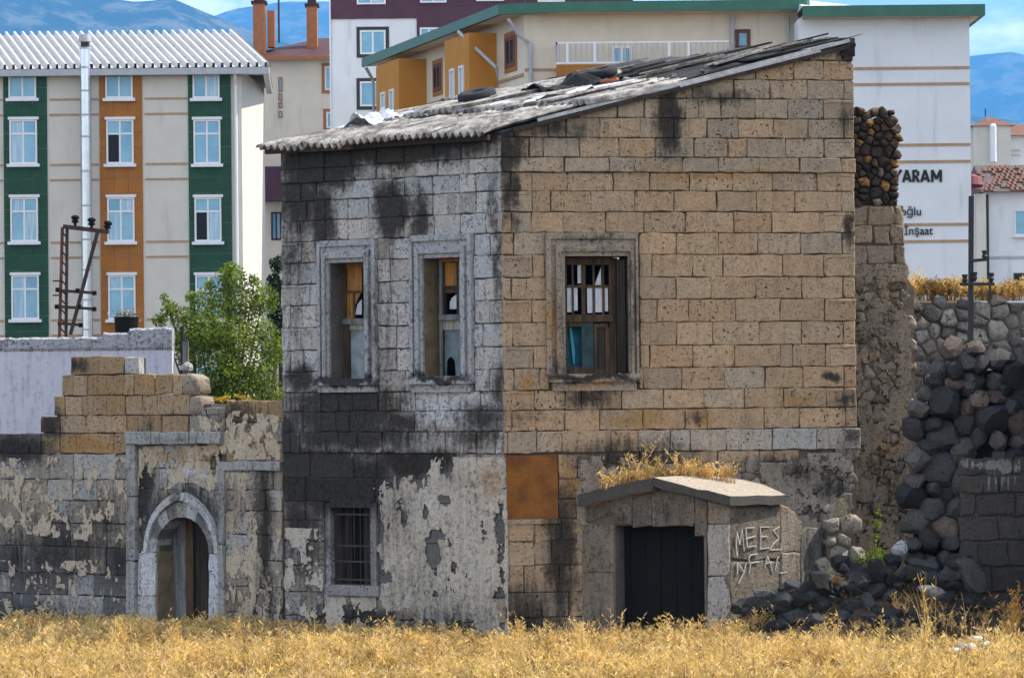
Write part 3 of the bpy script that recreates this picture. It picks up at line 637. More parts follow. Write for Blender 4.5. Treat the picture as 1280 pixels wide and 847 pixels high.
# barred ground-floor window
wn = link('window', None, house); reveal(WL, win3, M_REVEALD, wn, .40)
u0, z0, u1, z1 = win3
for px, ww in (((407, 628, 413, 733), .015), ((463, 628, 470, 733), .012), ((413, 625, 463, 634), .02)): wb(WL, px, -.1, ww, 'surround', M_L, wn, (.24, .23, .22, 1))
wb(WL, (406, 731, 472, 744), -.1, .05, 'sill', M_L, wn, (.30, .29, .28, 1))
for i in range(7):
    u = u0 + (i + .6) * (u1 - u0) / 7.2; mb = MB(); mb.tube([WL.P(u + random.gauss(0, .006), z0 - .02, -.07), WL.P(u + random.gauss(0, .008), (z0 + z1) / 2, -.066), WL.P(u, z1 + .02, -.07)], .009, 6); mb.build('iron_bar', M_IRON, wn)
for f in (.07, .30, .50, .90):
    mb = MB(); z = z0 + (z1 - z0) * f; mb.bar(WL.P(u0 - .03, z, -.055), WL.P(u1 + .03, z, -.055), .012, .026); mb.build('iron_bar', M_IRON, wn)
for i in range(4):
    wb(WL, (414 + 13.5 * i, 634, 426.5 + 13.5 * i, 735), -.30, -.27 + random.uniform(0, .02), 'board', (M_BLACK, M_DARKW)[i % 2], wn)
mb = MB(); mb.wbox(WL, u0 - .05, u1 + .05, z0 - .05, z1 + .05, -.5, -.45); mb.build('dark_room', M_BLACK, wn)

# ------------------------------------------------------------------ roof of the house
roof = link('roof', None, house)
KS = SL_E / SL_S; RS = RISE / SL_S; SLEN = UR_END * SL_S
def rp(k, s, h=0.0):                          # k along the eaves (0 at the corner), s inwards, h above
    p = Vector((C0.x, C0.y, 0)) + WL.d * (k + KS * max(s, 0.0)) - WL.n * s; return Vector((p.x, p.y, ROOF0 + RS * s - .15 * (s / SLEN) * (k / UL_END) + h))
M_SHEET = NT('asbestos_sheet'); _p = M_SHEET.pos(); _a = M_SHEET.noise(_p, 4, 7, .65); _b = M_SHEET.noise(_p, 26, 4, .7)
_c = M_SHEET.mix(M_SHEET.rng(_a, .38, .62), (.40, .375, .345), (.13, .115, .10)); _c = M_SHEET.mix(M_SHEET.rng(_b, .56, .66, 0, .7), _c, (.03, .026, .023)); M_SHEET.bump(_b, .01); M_SHEET = M_SHEET.done(_c, .9, .15)
M_TAR = plain('tar_felt', (.022, .021, .021), .75, .5, 5, .3, bump=.02)
def sheet(k0, k1, s0, s1, h, mat, name='roofing_sheet', pitch=.13, amp=.042, warp=.03):
    nk = max(8, int((k1 - k0) / pitch * 6)); ns = 5; V = []; sd = random.uniform(0, 50); cor = [random.gauss(0, warp) for _ in range(4)]
    for j in range(ns + 1):
        for i in range(nk + 1):
            a = i / nk; b = j / ns; k = k0 + (k1 - k0) * a; s = s0 + (s1 - s0) * b
            if j == 0: s += .03 * noise.noise(Vector((k * 3, sd, 0))) - .0
            hh = h + amp * math.sin(2 * math.pi * (k - k0) / pitch) + cor[0] * (1 - a) * (1 - b) + cor[1] * a * (1 - b) + cor[2] * a * b + cor[3] * (1 - a) * b + .03 * noise.noise(Vector((k * 1.2, s * 1.2, sd)))
            V.append(rp(k, s, hh))
    n = len(V); th = Vector((0, 0, .009)); V += [v - th for v in V]; m = nk + 1; F = []
    for j in range(ns):
        for i in range(nk):
            q = (j * m + i, j * m + i + 1, (j + 1) * m + i + 1, (j + 1) * m + i); F += [q, tuple(x + n for x in q[::-1])]
    for i in range(nk): F += [(i, i + n, i + 1 + n, i + 1), (ns * m + i, ns * m + i + 1, ns * m + i + 1 + n, ns * m + i + n)]
    for j in range(ns): F += [(j * m, (j + 1) * m, (j + 1) * m + n, j * m + n), (j * m + nk, j * m + nk + n, (j + 1) * m + nk + n, (j + 1) * m + nk)]
    return add(name, V, F, mat, roof, smooth=True)
KE = UL_END
# timber and boarding under the sheets
dk = MB(); dk.hexa([rp(KE - .02, -.02, -.07), rp(.02, -.02, -.07), rp(.02, SLEN + .02, -.07), rp(KE - .02, SLEN + .02, -.07)], [rp(KE - .02, -.02, -.02), rp(.02, -.02, -.02), rp(.02, SLEN + .02, -.02), rp(KE - .02, SLEN + .02, -.02)])
dk.build('roof_deck', M_TAR, roof)
mb = MB(); mb.bar(rp(KE - .1, -.18, -.05), rp(KE + 1.6, -.20, -.055), .09, .09); mb.build('eaves_beam', M_WOOD, roof)
mb = MB(); mb.bar(rp(KE + 1.62, -.16, -.06), rp(-.1, -.14, -.06), .07, .08); mb.build('eaves_beam', M_DARKW, roof)
rows = [(-.34, 1.05, .02), (.92, 2.1, .055)]
for ri, (s0, s1, h) in enumerate(rows):
    k = KE - .16
    while k < -.1:
        wd = min(.78 + random.uniform(-.04, .14), .08 - k)
        if wd < .25: break
        sheet(k, k + wd + .06, s0 + random.uniform(-.05, .06), s1 + random.uniform(-.05, .1), h + random.uniform(0, .02), M_SHEET); k += wd
sheet(KE - .2, KE + 1.2, 1.95, 3.2, .07, M_SHEET); sheet(KE + 1.15, KE + 2.3, 2.0, 3.3, .06, M_TAR, 'felt_sheet', .5, .02, .012); sheet(KE + 2.25, .02, 2.0, 3.0, .06, M_TAR, 'felt_sheet', .6, .02, .012)
sheet(KE - .1, KE + 2.0, 3.1, SLEN + .12, .07, M_TAR, 'felt_sheet', .7, .02, .012); sheet(KE + 1.9, .02, 2.9, SLEN + .1, .09, M_TAR, 'felt_sheet', .7, .02, .012)
M_BATTEN = wood('bleached_wood', (.50, .46, .40), (.22, .19, .16)); M_VERGE = plain('verge_metal', (.42, .40, .38), .5, .4, 10, .4, dirt=.5)
mb = MB(); mb.bar(rp(.09, .35, .02), rp(.09, SLEN - .1, .05), .035, .05); mb.build('verge_strip', M_VERGE, roof)
mb = MB(); mb.bar(rp(.05, .1, -.04), rp(.05, SLEN - .1, -.04), .12, .06); mb.build('verge_board', M_DARKW, roof)
mb = MB(); mb.bar(rp(.12, 1.9, -.0), rp(.12, SLEN - .45, .005), .025, .03); mb.build('verge_pipe', M_VERGE, roof)
mb = MB(); a = WR.P(UR_END - .16, 0, .02); b = WR.P(UR_END + .01, 0, .02); zc = ZR_TOP
mb.wbox(WR, UR_END - .17, UR_END + .02, zc - .20, zc + .06, -.35, .03); mb.build('end_stone', M_R, house, (.06, .055, .05, 1))
# ------------------------------------------------------------------ stone porch of the cellar, skewed against the street front
FLp = Vector(WR.P(WR.uv(726, 700)[0], 0)); FRp = at(912, 700, 50.35); FRp.z = 0; BKp = Vector(WR.P(WR.uv(1030, 700)[0], 0))
WA = Plane((FLp.x, FLp.y), math.atan2(FRp.y - FLp.y, FRp.x - FLp.x)); WB = Plane((FRp.x, FRp.y), math.atan2(BKp.y - FRp.y, BKp.x - FRp.x))
LA = (FRp - FLp).length; LB = (BKp - FRp).length
print('porch', LA, LB, math.degrees(WA.ang), math.degrees(WB.ang))
porch = thing('stone_porch', 'low gabled stone porch over a dark doorway with chalked side wall', 'porch', tuple((FLp + FRp) / 2))
M_A = wall_mat('porch_stone', WA, [(775, 650, 50, 26, .6), (840, 640, 40, 30, .5), (740, 700, 26, 90, .45), (820, 612, 70, 14, .6), (760, 780, 60, 20, .5)], [], [(880, 640, 20, 16, .5), (740, 720, 16, 60, .35)], dirt=.55, rough_b=.02)
M_B = wall_mat('porch_side_stone', WB, [(925, 690, 22, 70, .55), (1010, 690, 24, 50, .55), (960, 640, 30, 20, .4), (1000, 730, 30, 30, .35)], [(975, 680, 18, 60, .35)], [(925, 625, 14, 6, .8)], dirt=.5, rough_b=.02, lightcol=(.34, .31, .27))
door = rect(WA, 768, 657, 882, 800); zg = -.4
apex = WA.uv(815, 604); zeL = WA.uv(727, 632)[1]; zeR = WA.uv(911, 632)[1]
cols = [(0, door[0], [(zg, zeL, zeL + (apex[1] - zeL) * door[0] / apex[0])])]
top = lambda u: zeL + (apex[1] - zeL) * u / apex[0] if u < apex[0] else apex[1] + (zeR - apex[1]) * (u - apex[0]) / (LA - apex[0])
for a, b in ((door[0], apex[0]), (apex[0], door[2])): cols.append((a, b, [(door[3], top(a), top(b))]))
cols.append((door[2], LA, [(zg, top(door[2]), top(LA))]))
pf = wall_core(WA, cols, .35).build('front_wall', M_MORTAR, porch)
pu = lambda x, y=700: WA.uv(x, y)[0]; pz = lambda y, x=820: WA.uv(x, y)[1]
def pstone(poly, col, w=0.0, W=WA, mat=None, par=None, **kw):
    q = [W.uv(*p) for p in poly]; q = q if area(q) > 0 else q[::-1]; stone(W, q, 'stone_block', mat or M_A, par or pf, col, w, **kw)
G1 = (.20, .165, .125, 1); G2 = (.26, .21, .16, 1); G3 = (.17, .14, .11, 1)
for poly, c in (([(727, 800), (727, 715), (767, 715), (767, 800)], G2), ([(727, 715), (727, 655), (767, 655), (767, 715)], G2), ([(727, 655), (727, 639), (790, 612), (790, 662), (768, 662), (768, 655)], G1),
                ([(790, 660), (790, 612), (815, 602), (815, 658)], G3), ([(815, 658), (815, 602), (868, 620), (868, 657)], G1), ([(868, 670), (868, 620), (884, 625.5), (884, 670)], G3), ([(884, 655), (884, 625.5), (912, 634), (912, 655)], G2),
                ([(884, 720), (884, 655), (912, 655), (912, 720)], (.40, .355, .30, 1)), ([(884, 800), (884, 720), (912, 720), (912, 800)], (.42, .39, .35, 1))):
    pstone(poly, c, gap=.004, jit=.006)
# jambs, threshold dark and the plank door inside
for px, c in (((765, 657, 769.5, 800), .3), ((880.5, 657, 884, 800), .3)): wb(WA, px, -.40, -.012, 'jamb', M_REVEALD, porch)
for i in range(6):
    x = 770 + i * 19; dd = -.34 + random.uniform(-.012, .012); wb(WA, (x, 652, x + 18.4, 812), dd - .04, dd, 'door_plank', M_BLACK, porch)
sd = wall_core(WB, [(.0, LB * .62, [(zg, zeR - .02, zeR - .02)]), (LB * .62, LB * .95, [(zg, zeR - .25, zeR - .55)])], .3).build('side_wall', M_MORTAR, porch)
for poly, c in (([(912, 700), (912, 633), (974, 631), (974, 700)], G1), ([(912, 800), (912, 700), (974, 700), (974, 800)], G1), ([(974, 690), (974, 630), (985, 632), (1004, 652), (1000, 690)], G2), ([(974, 800), (974, 690), (1000, 690), (1000, 800)], G2),
                ([(1000, 800), (1000, 668), (1008, 657), (1024, 660), (1029, 690), (1029, 800)], (.20, .185, .165, 1))):
    pstone(poly, c, random.uniform(0, .02), WB, M_B, sd, gap=.003, jit=.012, cham=.02)
# chalk letters on the side wall
M_CHALK = plain('chalk', (.42, .40, .36), .95, .35, 30)
cx_, cy_ = 900 - 0, 560; S = 996 / 200.0
CH = {'M': [[(98, 670), (90, 600), (98, 520)], [(98, 520), (112, 600), (128, 500), (140, 640)]], 'E': [[(205, 492), (150, 494), (160, 612), (215, 606)], [(158, 560), (212, 545)]],
      'E.001': [[(300, 488), (240, 490), (244, 560), (240, 626), (296, 618)], [(243, 552), (284, 546)]], 'S': [[(362, 486), (322, 512), (358, 560), (318, 598), (302, 632), (372, 628)]],
      'N': [[(100, 780), (98, 710), (140, 770), (152, 712)], [(140, 770), (105, 840)]], 'F': [[(172, 775), (180, 720), (168, 690), (178, 662), (225, 656)], [(180, 712), (234, 705)]],
      'A': [[(268, 746), (285, 668), (300, 712), (320, 775)], [(274, 716), (312, 708)]], 'I': [[(350, 672), (334, 758)]], 'dash': [[(362, 776), (412, 770)]]}
for k, strokes in CH.items():
    mb = MB()
    for st in strokes:
        pts = [WB.uv(cx_ + x / S, cy_ + y / S) for x, y in st]
        for a, b in zip(pts, pts[1:]):
            L = math.hypot(b[0] - a[0], b[1] - a[1]); nx_, nz_ = -(b[1] - a[1]) / L * random.uniform(.0045, .0085), (b[0] - a[0]) / L * .0065
            mb.prism(WB, [(a[0] - nx_, a[1] - nz_), (b[0] - nx_, b[1] - nz_), (b[0] + nx_, b[1] + nz_), (a[0] + nx_, a[1] + nz_)], .018, .033)
    mb.build('chalk_letter', M_CHALK, porch)
# roof slabs
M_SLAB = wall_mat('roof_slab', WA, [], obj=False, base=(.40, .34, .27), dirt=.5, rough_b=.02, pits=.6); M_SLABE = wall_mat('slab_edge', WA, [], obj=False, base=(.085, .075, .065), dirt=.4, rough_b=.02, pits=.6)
rt = link('roof', None, porch); ov = .14; sdir = WB.d
def slab(a, b, ext_a, ext_b, th, name='roof_slab'):
    A = Vector(WA.P(*a, ov)); B = Vector(WA.P(*b, ov)); A2 = A + sdir * ext_a; B2 = B + sdir * ext_b; dn = Vector((0, 0, -th)); n = 7; V = []; F = []
    rows_ = []
    for j in range(5):
        v = j / 4; rows_.append([A.lerp(B, i / n).lerp(A2.lerp(B2, i / n), v) + Vector((random.gauss(0, .006), random.gauss(0, .006), random.gauss(0, .007))) for i in range(n + 1)])
    for r_ in rows_: V += r_
    m = (n + 1) * 5; V += [p + dn + Vector((0, 0, random.gauss(0, .006))) for r_ in rows_ for p in r_]
    for j in range(4):
        for i in range(n):
            q = (j * (n + 1) + i, j * (n + 1) + i + 1, (j + 1) * (n + 1) + i + 1, (j + 1) * (n + 1) + i); F += [q, tuple(x + m for x in q[::-1])]
    for i in range(n): F += [(i, i + m, i + 1 + m, i + 1), (4 * (n + 1) + i, 4 * (n + 1) + i + 1, 4 * (n + 1) + i + 1 + m, 4 * (n + 1) + i + m)]
    for j in range(4): F += [(j * (n + 1), (j + 1) * (n + 1), (j + 1) * (n + 1) + m, j * (n + 1) + m), (j * (n + 1) + n, j * (n + 1) + n + m, (j + 1) * (n + 1) + n + m, (j + 1) * (n + 1) + n)]
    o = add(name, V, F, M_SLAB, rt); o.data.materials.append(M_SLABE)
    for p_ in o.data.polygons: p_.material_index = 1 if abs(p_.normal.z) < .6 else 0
    return o
ap = WA.uv(815, 596.5, ov); le = WA.uv(722, 617, ov); re = WA.uv(913, 620.5, ov)
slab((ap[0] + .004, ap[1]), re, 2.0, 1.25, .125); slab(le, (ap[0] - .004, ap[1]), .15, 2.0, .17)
mb = MB(); mb.prism(WA, [(WA.uv(730, 640)[0], le[1] - .14), (ap[0], ap[1] - .13), (re[0] - .03, re[1] - .10), (re[0] - .03, re[1] - .30), (ap[0], ap[1] - .34), (WA.uv(730, 640)[0], le[1] - .4)][::-1], -.3, -.03); mb.build('gable_fill', M_A, porch, G1)
# rough earth on top of the slab's back
# ------------------------------------------------------------------ garden wall with the arched doorway
UG0 = WG.uv(-60, 600)[0]; UG1 = WG.uv(353, 600)[0]
gw = thing('garden_wall', 'weathered garden wall of mixed stone blocks stepping up beside an arched doorway', 'wall', WG.P((UG0 + UG1) / 2, 0))
gz = lambda y, x=160: WG.uv(x, y)[1]; gu = lambda x, y=600: WG.uv(x, y)[0]
def gcore(x0, x1, y0, name='wall_core'): return (gu(x0), gu(x1), [(-.4, gz(y0, (x0 + x1) / 2), gz(y0, (x0 + x1) / 2))])
cols = [gcore(-60, 52, 546), gcore(52, 69, 521), gcore(69, 78, 496), gcore(78, 90, 470), gcore(90, 158, 448), gcore(158, 172, 471)]
dx0, dx1 = 196, 262
cols += [(gu(172), gu(dx0), [(-.4, gz(497), gz(497))]), (gu(dx0), gu(dx1), [(gz(645, 230), gz(505, 230), gz(505, 230))]), (gu(dx1), gu(282), [(-.4, gz(512, 270), gz(512, 270))]), gcore(282, 353, 503)]
gc = wall_core(WG, cols, .45).build('wall', M_MORTARG, gw)
def gcourse(y0, y1, xs_, kind, w=0.0, xr=160, **kw): course(WG, gc, M_G, gz(y0, xr), gz(y1, xr), xs_, (y0 + y1) / 2, kind, w=w, gap=.005, jit=.007, **kw)
gcourse(444, 467.5, [88, 155.5], [('orange', 1), ('garden', 2)]); gcourse(446, 467.5, [156, 174], 'white')
gcourse(467.5, 494, [77, 92, 110, 155, 168, 194, 216.4, 229], [('orange', 2), ('tan', 1)], .01)
gcourse(494, 519, [68, 82, 102.5, 133, 156, 178, 196, 216.6, 237], [('orange', 1), ('tan', 3)])
gcourse(519, 541, [50, 76, 107, 139.6, 157.5, 172, 187, 201, 235], [('orange', 2), ('tan', 2)])
gcourse(541, 567, [51, 74, 95, 142, 158], [('orange', 3), ('tan', 1)])
gcourse(541, 567, [-60, -20, 36, 51], 'darkgrey')
for q in (([(229, 494), (229, 468), (238, 466), (245, 472), (246, 494)]), ([(237, 519), (237, 495), (250, 494), (253, 502), (254, 519)])):
    pl = [WG.uv(*p) for p in q]; lump(WG, pl if area(pl) > 0 else pl[::-1], 'stone_block', M_G, gc, tint('garden'), .02, .004, .06, .3)
gcourse(519, 540, [236, 258, 281], 'garden', xr=260); gcourse(509, 519, [240, 256, 282], 'garden', xr=260, w=-.01)
GY = [567, 599, 626, 655, 685, 719, 746, 775, 806]
GX = [[-60, -15, 26, 61, 92, 104, 144, 161], [-60, -30, 24, 59, 90, 120, 141, 161], [-60, -8, 27, 62, 86, 122, 137, 161], [-60, -20, 24, 54, 88, 109, 133, 161], [-60, -25, 22, 93, 132, 161], [-60, -30, 12, 47, 84, 117, 161], [-60, -20, 15, 50, 128, 161], [-60, -12, 30, 75, 120, 161]]
for i in range(8): gcourse(GY[i], GY[i + 1], GX[i], [('garden', 3), ('grey', 1)] if i < 3 else [('grey', 2), ('darkgrey', 2), ('garden', 1)], w=-.004)
RY = [500, 528, 553, 577, 588, 612, 638, 668, 700, 733, 765, 806]
for i in range(11):
    if i == 3: continue
    gcourse(RY[i], RY[i + 1], [282, 312 + random.uniform(-8, 8), 336 + random.uniform(-6, 6), 353], [('garden', 2), ('tan', 1), ('orange', 1)] if i < 4 else [('garden', 2), ('grey', 1)], xr=316, w=-.006)
M_GT = wall_mat('garden_trim', WG, [(230, 548, 50, 6, .4), (166, 650, 8, 60, .5), (280, 640, 6, 50, .6), (165, 790, 10, 30, .3), (225, 612, 12, 14, .9)], [(186, 720, 14, 80, .5), (270, 720, 14, 80, .7)], [], obj=False, base=(.36, .35, .33), dirt=.55)
for i, (a, b) in enumerate(((161, 194), (194, 204.5), (204.5, 228), (228, 241), (241, 281))): course(WG, gw, M_GT, gz(539, 220), gz(555, 220), [a, b], 547, 'garden', name='cornice_stone', w=.10, depth=.3)
for y0, y1 in ((555, 620), (620, 700), (700, 806)): course(WG, gw, M_GT, gz(y0, 166), gz(y1, 166), [160.5, 172], (y0 + y1) / 2, 'garden', name='pilaster_stone', w=.07, depth=.25, gap=.003)
for y0, y1 in ((578, 680), (680, 806)): course(WG, gw, M_GT, gz(y0, 278), gz(y1, 278), [275, 282.5], (y0 + y1) / 2, 'garden', name='pilaster_stone', w=.06, depth=.25, gap=.003)
course(WG, gw, M_GT, gz(576, 315), gz(588, 315), [275, 318, 353], 582, 'garden', name='band_stone', w=.05, depth=.25, gap=.003)
# panel above and beside the arch: stone under flaking plaster
for y0, y1, xs_ in ((555, 585, [172, 205, 240, 275]), (585, 612, [172, 198, 222, 250, 275])): gcourse(y0, y1, xs_, [('grey', 1), ('garden', 1)], w=-.02, xr=225)
ac = WG.uv(229, 690); arx = gu(dx1) - gu(dx0); rin = arx / 2
def arch_pt(t, k):                            # pointed arch: t -1..1 from one springing to the other, k outwards
    hw = rin + k; zt = (gz(646, 229) - ac[1]) + k * 1.8; a = abs(t); RR = (hw * hw + zt * zt) / (2 * hw); th = (1 - a) * math.atan2(zt, RR - hw)
    return (ac[0] + math.copysign(max(0.0, RR * math.cos(th) - (RR - hw)), t), ac[1] + RR * math.sin(th))
def arch_ring(k0, k1, n, w1, name, mat, cols_, w0=-.3):
    for i in range(n):
        t0 = -1 + 2 * i / n; t1 = -1 + 2 * (i + 1) / n; sub = 3; o = [arch_pt(t0 + (t1 - t0) * j / sub, k1) for j in range(sub + 1)]; q = [arch_pt(t1 - (t1 - t0) * j / sub, k0) for j in range(sub + 1)]
        pl = q + o; pl = pl if area(pl) > 0 else pl[::-1]
        mb = MB(); mb.prism(WG, pl, w0, w1 + random.uniform(-.006, .006)); mb.build(name, mat, gw, random.choice(cols_))
WS = (.46, .455, .45, 1); DS = (.20, .19, .18, 1)
M_AR = wall_mat('arch_limestone', WG, [(226, 618, 8, 16, .8), (200, 665, 10, 20, .35), (255, 655, 12, 24, .5)], dirt=.6)
arch_ring(.0, .135, 9, .02, 'arch_stone', M_AR, [WS, DS, (.33, .31, .28, 1)]); arch_ring(.142, .215, 7, .07, 'arch_stone', M_AR, [(.55, .55, .56, 1), (.47, .465, .46, 1)])
for sg in (-1, 1):                            # filling stones between the arch and its frame
    ue = gu(172) if sg < 0 else gu(276)
    for a, b in ((0.0, .35), (.35, .7), (.7, 1.0)):
        p0 = arch_pt(sg * a, .215); p1 = arch_pt(sg * b, .215); pl = [p0, (p0[0] if a == 0 else ue, gz(612, 225) if a == 0 else p0[1]), (ue, gz(612, 225) if a == 0 else p1[1]), (ue, p1[1]), p1]
        if a > 0: pl = [p0, (ue, p0[1]), (ue, p1[1]), p1]
        pl = pl if area(pl) > 0 else pl[::-1]; mb = MB(); mb.prism(WG, pl, -.3, -.015); mb.build('spandrel_stone', M_G, gw, tint('grey'))
for x0, x1, ww in ((178, 196, .03), (262, 275, .03), (172, 178, -.01)):
    for y0, y1 in ((690, 745), (745, 806)): course(WG, gw, M_AR, gz(y0, 200), gz(y1, 200), [x0, x1], (y0 + y1) / 2, 'bright', name='jamb_stone', w=ww, depth=.35, gap=.002)
ud0, ud1 = gu(dx0), gu(dx1); mb = MB(); mb.wbox(WG, ud0 - .03, ud0 + .004, -.1, ac[1], -.44, .0); mb.wbox(WG, ud1 - .004, ud1 + .03, -.1, ac[1], -.44, .0); mb.build('reveal', M_REVEAL, gw)
dr = link('door', None, gw)
for i in range(6):
    x = 214 + i * 9.2; dd = -.34 + random.uniform(-.012, .012) - (.05 if i > 2 else 0); wb(WG, (x, 640, x + 8.8, 812), dd - .04, dd, 'plank', (M_GREYW, M_GREYW, M_WOOD, M_DARKW, M_DARKW, M_DARKW)[i], dr)
mb = MB(); mb.tube([WG.P(gu(232), gz(690), -.30), WG.P(gu(232), gz(694), -.27), WG.P(gu(233), gz(697), -.30)], .012, 6); mb.build('handle', M_IRON, dr)
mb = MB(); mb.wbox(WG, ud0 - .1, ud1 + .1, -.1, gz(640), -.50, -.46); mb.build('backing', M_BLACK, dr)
M_PLG = wall_mat('plaster_garden', WG, [(235, 625, 50, 24, .45), (185, 640, 14, 60, .55), (300, 640, 16, 60, .45), (330, 690, 12, 90, .7), (320, 770, 40, 30, .4)], [(310, 620, 30, 40, .35), (240, 595, 40, 20, .5)], [(215, 570, 40, 24, .7), (255, 570, 30, 30, .55), (320, 555, 30, 14, .5)], obj=False, base=(.52, .43, .315), dirt=.5, pits=.5, vary=.8)
hg = holes_fn(WG, [(216, 572, 10, 18, .9), (266, 580, 4, 16, .8), (225, 622, 60, 12, 1.0), (200, 600, 14, 18, .6), (186, 640, 14, 50, .6)])
plaster(WG, [(173, 660), (173, 556), (274, 556), (274, 612), (262, 614), (240, 602), (222, 602), (200, 622), (185, 660)], lambda u, z: .34 - hg(u, z) + fbm(u * 5, z * 3) * .7 + fbm(u * 16, z * 9, 3) * .4, .0, M_PLG, gc)
hg2 = holes_fn(WG, [(332, 660, 10, 70, .9), (335, 540, 10, 20, .6)])
plaster(WG, [(283, 800), (283, 590), (352, 590), (352, 800)], lambda u, z: .02 - hg2(u, z) + fbm(u * 4, z * 2.4) * .9 + fbm(u * 15, z * 9, 3) * .4, .012, M_PLG, gc)
plaster(WG, [(240, 574), (240, 515), (280, 530), (290, 512), (352, 520), (352, 574)], lambda u, z: .05 + fbm(u * 5, z * 4) * .9 + fbm(u * 15, z * 9, 3) * .4, .012, M_PLG, gc)
plaster(WG, [(-40, 660), (-40, 572), (160, 570), (160, 680)], lambda u, z: -.18 + fbm(u * 5, z * 4) * .9 + fbm(u * 15, z * 11, 3) * .45, .010, M_PLG, gc)
plaster(WG, [(-40, 800), (-40, 700), (160, 700), (160, 800)], lambda u, z: -.30 + fbm(u * 5 + 9, z * 4) * .9 + fbm(u * 15, z * 11, 3) * .45, .010, M_PLG, gc)
# ------------------------------------------------------------------ ruined rubble wall behind the house's end
YP = C0.y + 3.2; q = at(1100, 400, YP); WP = Plane((q.x, q.y), R(6))
pw = thing('ruined_wall', 'tall broken end of a rubble wall with dark top and tan lower courses', 'wall', (q.x, q.y, 0))
def core_px(W, strips, T, parent, mat, name='core', z0=-.4, front=-.05):
    cols = []
    for x0, x1, y0, y1 in strips: a = W.uv(x0, (y0 + y1) / 2); b = W.uv(x1, (y0 + y1) / 2); cols.append((a[0], b[0], [(z0, W.uv(x0, y0)[1], W.uv(x1, y1)[1])]))
    return wall_core(W, cols, T, front).build(name, mat, parent)
M_PW = wall_mat('rubble_tan', WP, [(1100, 200, 40, 66, .30), (1090, 420, 30, 40, .35), (1110, 600, 50, 50, .35), (1130, 300, 14, 40, .4)], [], [(1105, 570, 40, 50, .4), (1075, 480, 12, 60, .4)], dirt=.5, rough_b=.025)
pc = core_px(WP, [(1052, 1121, 148, 152)], .55, pw, plain('dark_mortar', (.045, .032, .022), .95, .4, 8, .1, bump=.02), 'core', WP.uv(1090, 258)[1])
core_px(WP, [(1052, 1130, 257, 257), (1130, 1143, 340, 360)], .8, pw, plain('tan_mortar', (.20, .155, .105), .95, .4, 7, .1, bump=.03))
rubble(WP, [(1056, 256), (1056, 134), (1116, 134), (1121, 142), (1127, 165), (1127, 256)], .115, pw, M_PW, [(.09, .06, .04), (.07, .048, .035), (.11, .07, .045), (.08, .055, .04), (.07, .05, .036), (.40, .21, .06), (.36, .30, .23), (.06, .042, .03), (.13, .075, .04)], w=.0, bulge=.07, gap=.006, depth=.3, vary_size=True)
GYP = [257, 282, 306, 330, 354]
for i in range(4): course(WP, pw, M_PW, WP.uv(1090, GYP[i])[1], WP.uv(1090, GYP[i + 1])[1], [1056, 1084 + 8 * (i % 2), 1118 - 5 * (i % 2), 1129 + 2 * i], GYP[i] + 12, 'greytan', name='stone_block', w=.0, jit=.012, cham=.02)
rubble(WP, [(1056, 660), (1056, 356), (1136, 356), (1140, 470), (1141, 660)], .15, pw, M_PW, [(.30, .235, .165), (.25, .19, .13), (.22, .17, .12), (.33, .27, .20), (.28, .20, .12)], w=-.02, bulge=.045, gap=.001, depth=.3, jit=.46, big=.12)
plaster(WP, [(1056, 690), (1056, 330), (1134, 330), (1140, 470), (1141, 690)], lambda u, z: .02 + fbm(u * 4, z * 3.4) * .9 + fbm(u * 13, z * 13, 3) * .5, .004, wall_mat('plaster_tan', WP, [(1100, 420, 40, 40, .4), (1110, 610, 50, 50, .4), (1080, 520, 20, 60, .3)], [], [(1105, 560, 40, 60, .5), (1080, 460, 14, 60, .5)], obj=False, base=(.30, .235, .16), dirt=.6), pw, step=.025)
# a low broken stub between the house and the heap
qs = at(1050, 640, C0.y + .75); WS_ = Plane((qs.x, qs.y), R(10)); st = thing('broken_wall_stub', 'broken pale rubble stub at the foot of the house corner', 'wall', (qs.x, qs.y, 0))
rubble(WS_, [(1032, 730), (1034, 655), (1036, 640), (1044, 622), (1056, 640), (1074, 655), (1076, 690), (1068, 730)], .19, st, M_PW, [(.36, .32, .26), (.30, .25, .2), (.40, .35, .29)], w=.0, bulge=.11, gap=.004, depth=.35, vary_size=True)
core_px(WS_, [(1034, 1070, 655, 668)], .4, st, M_MORTAR)

# ------------------------------------------------------------------ field stone wall further back, with the weeds on its top
YF = C0.y + 7.0; q = at(1210, 450, YF); WF = Plane((q.x, q.y), R(3))
fw = thing('field_stone_wall', 'grey field stone wall behind the dry stack, weeds growing along its top', 'wall', (q.x, q.y, 0))
core_px(WF, [(1120, 1330, 378, 378)], .6, fw, plain('grey_mortar', (.15, .125, .10), .95, .4, 7, .1, bump=.03))
M_FW = wall_mat('field_stone', WF, [(1165, 455, 8, 6, .9), (1150, 390, 20, 12, .5), (1240, 450, 12, 10, .5)], dirt=.5, rough_b=.025)
rubble(WF, [(1128, 560), (1128, 374), (1330, 374), (1330, 560)], .20, fw, M_FW, [(.30, .27, .235), (.23, .21, .18), (.35, .31, .27), (.19, .165, .14), (.27, .23, .18)], w=0, bulge=.08, gap=.008, depth=.3, vary_size=True)

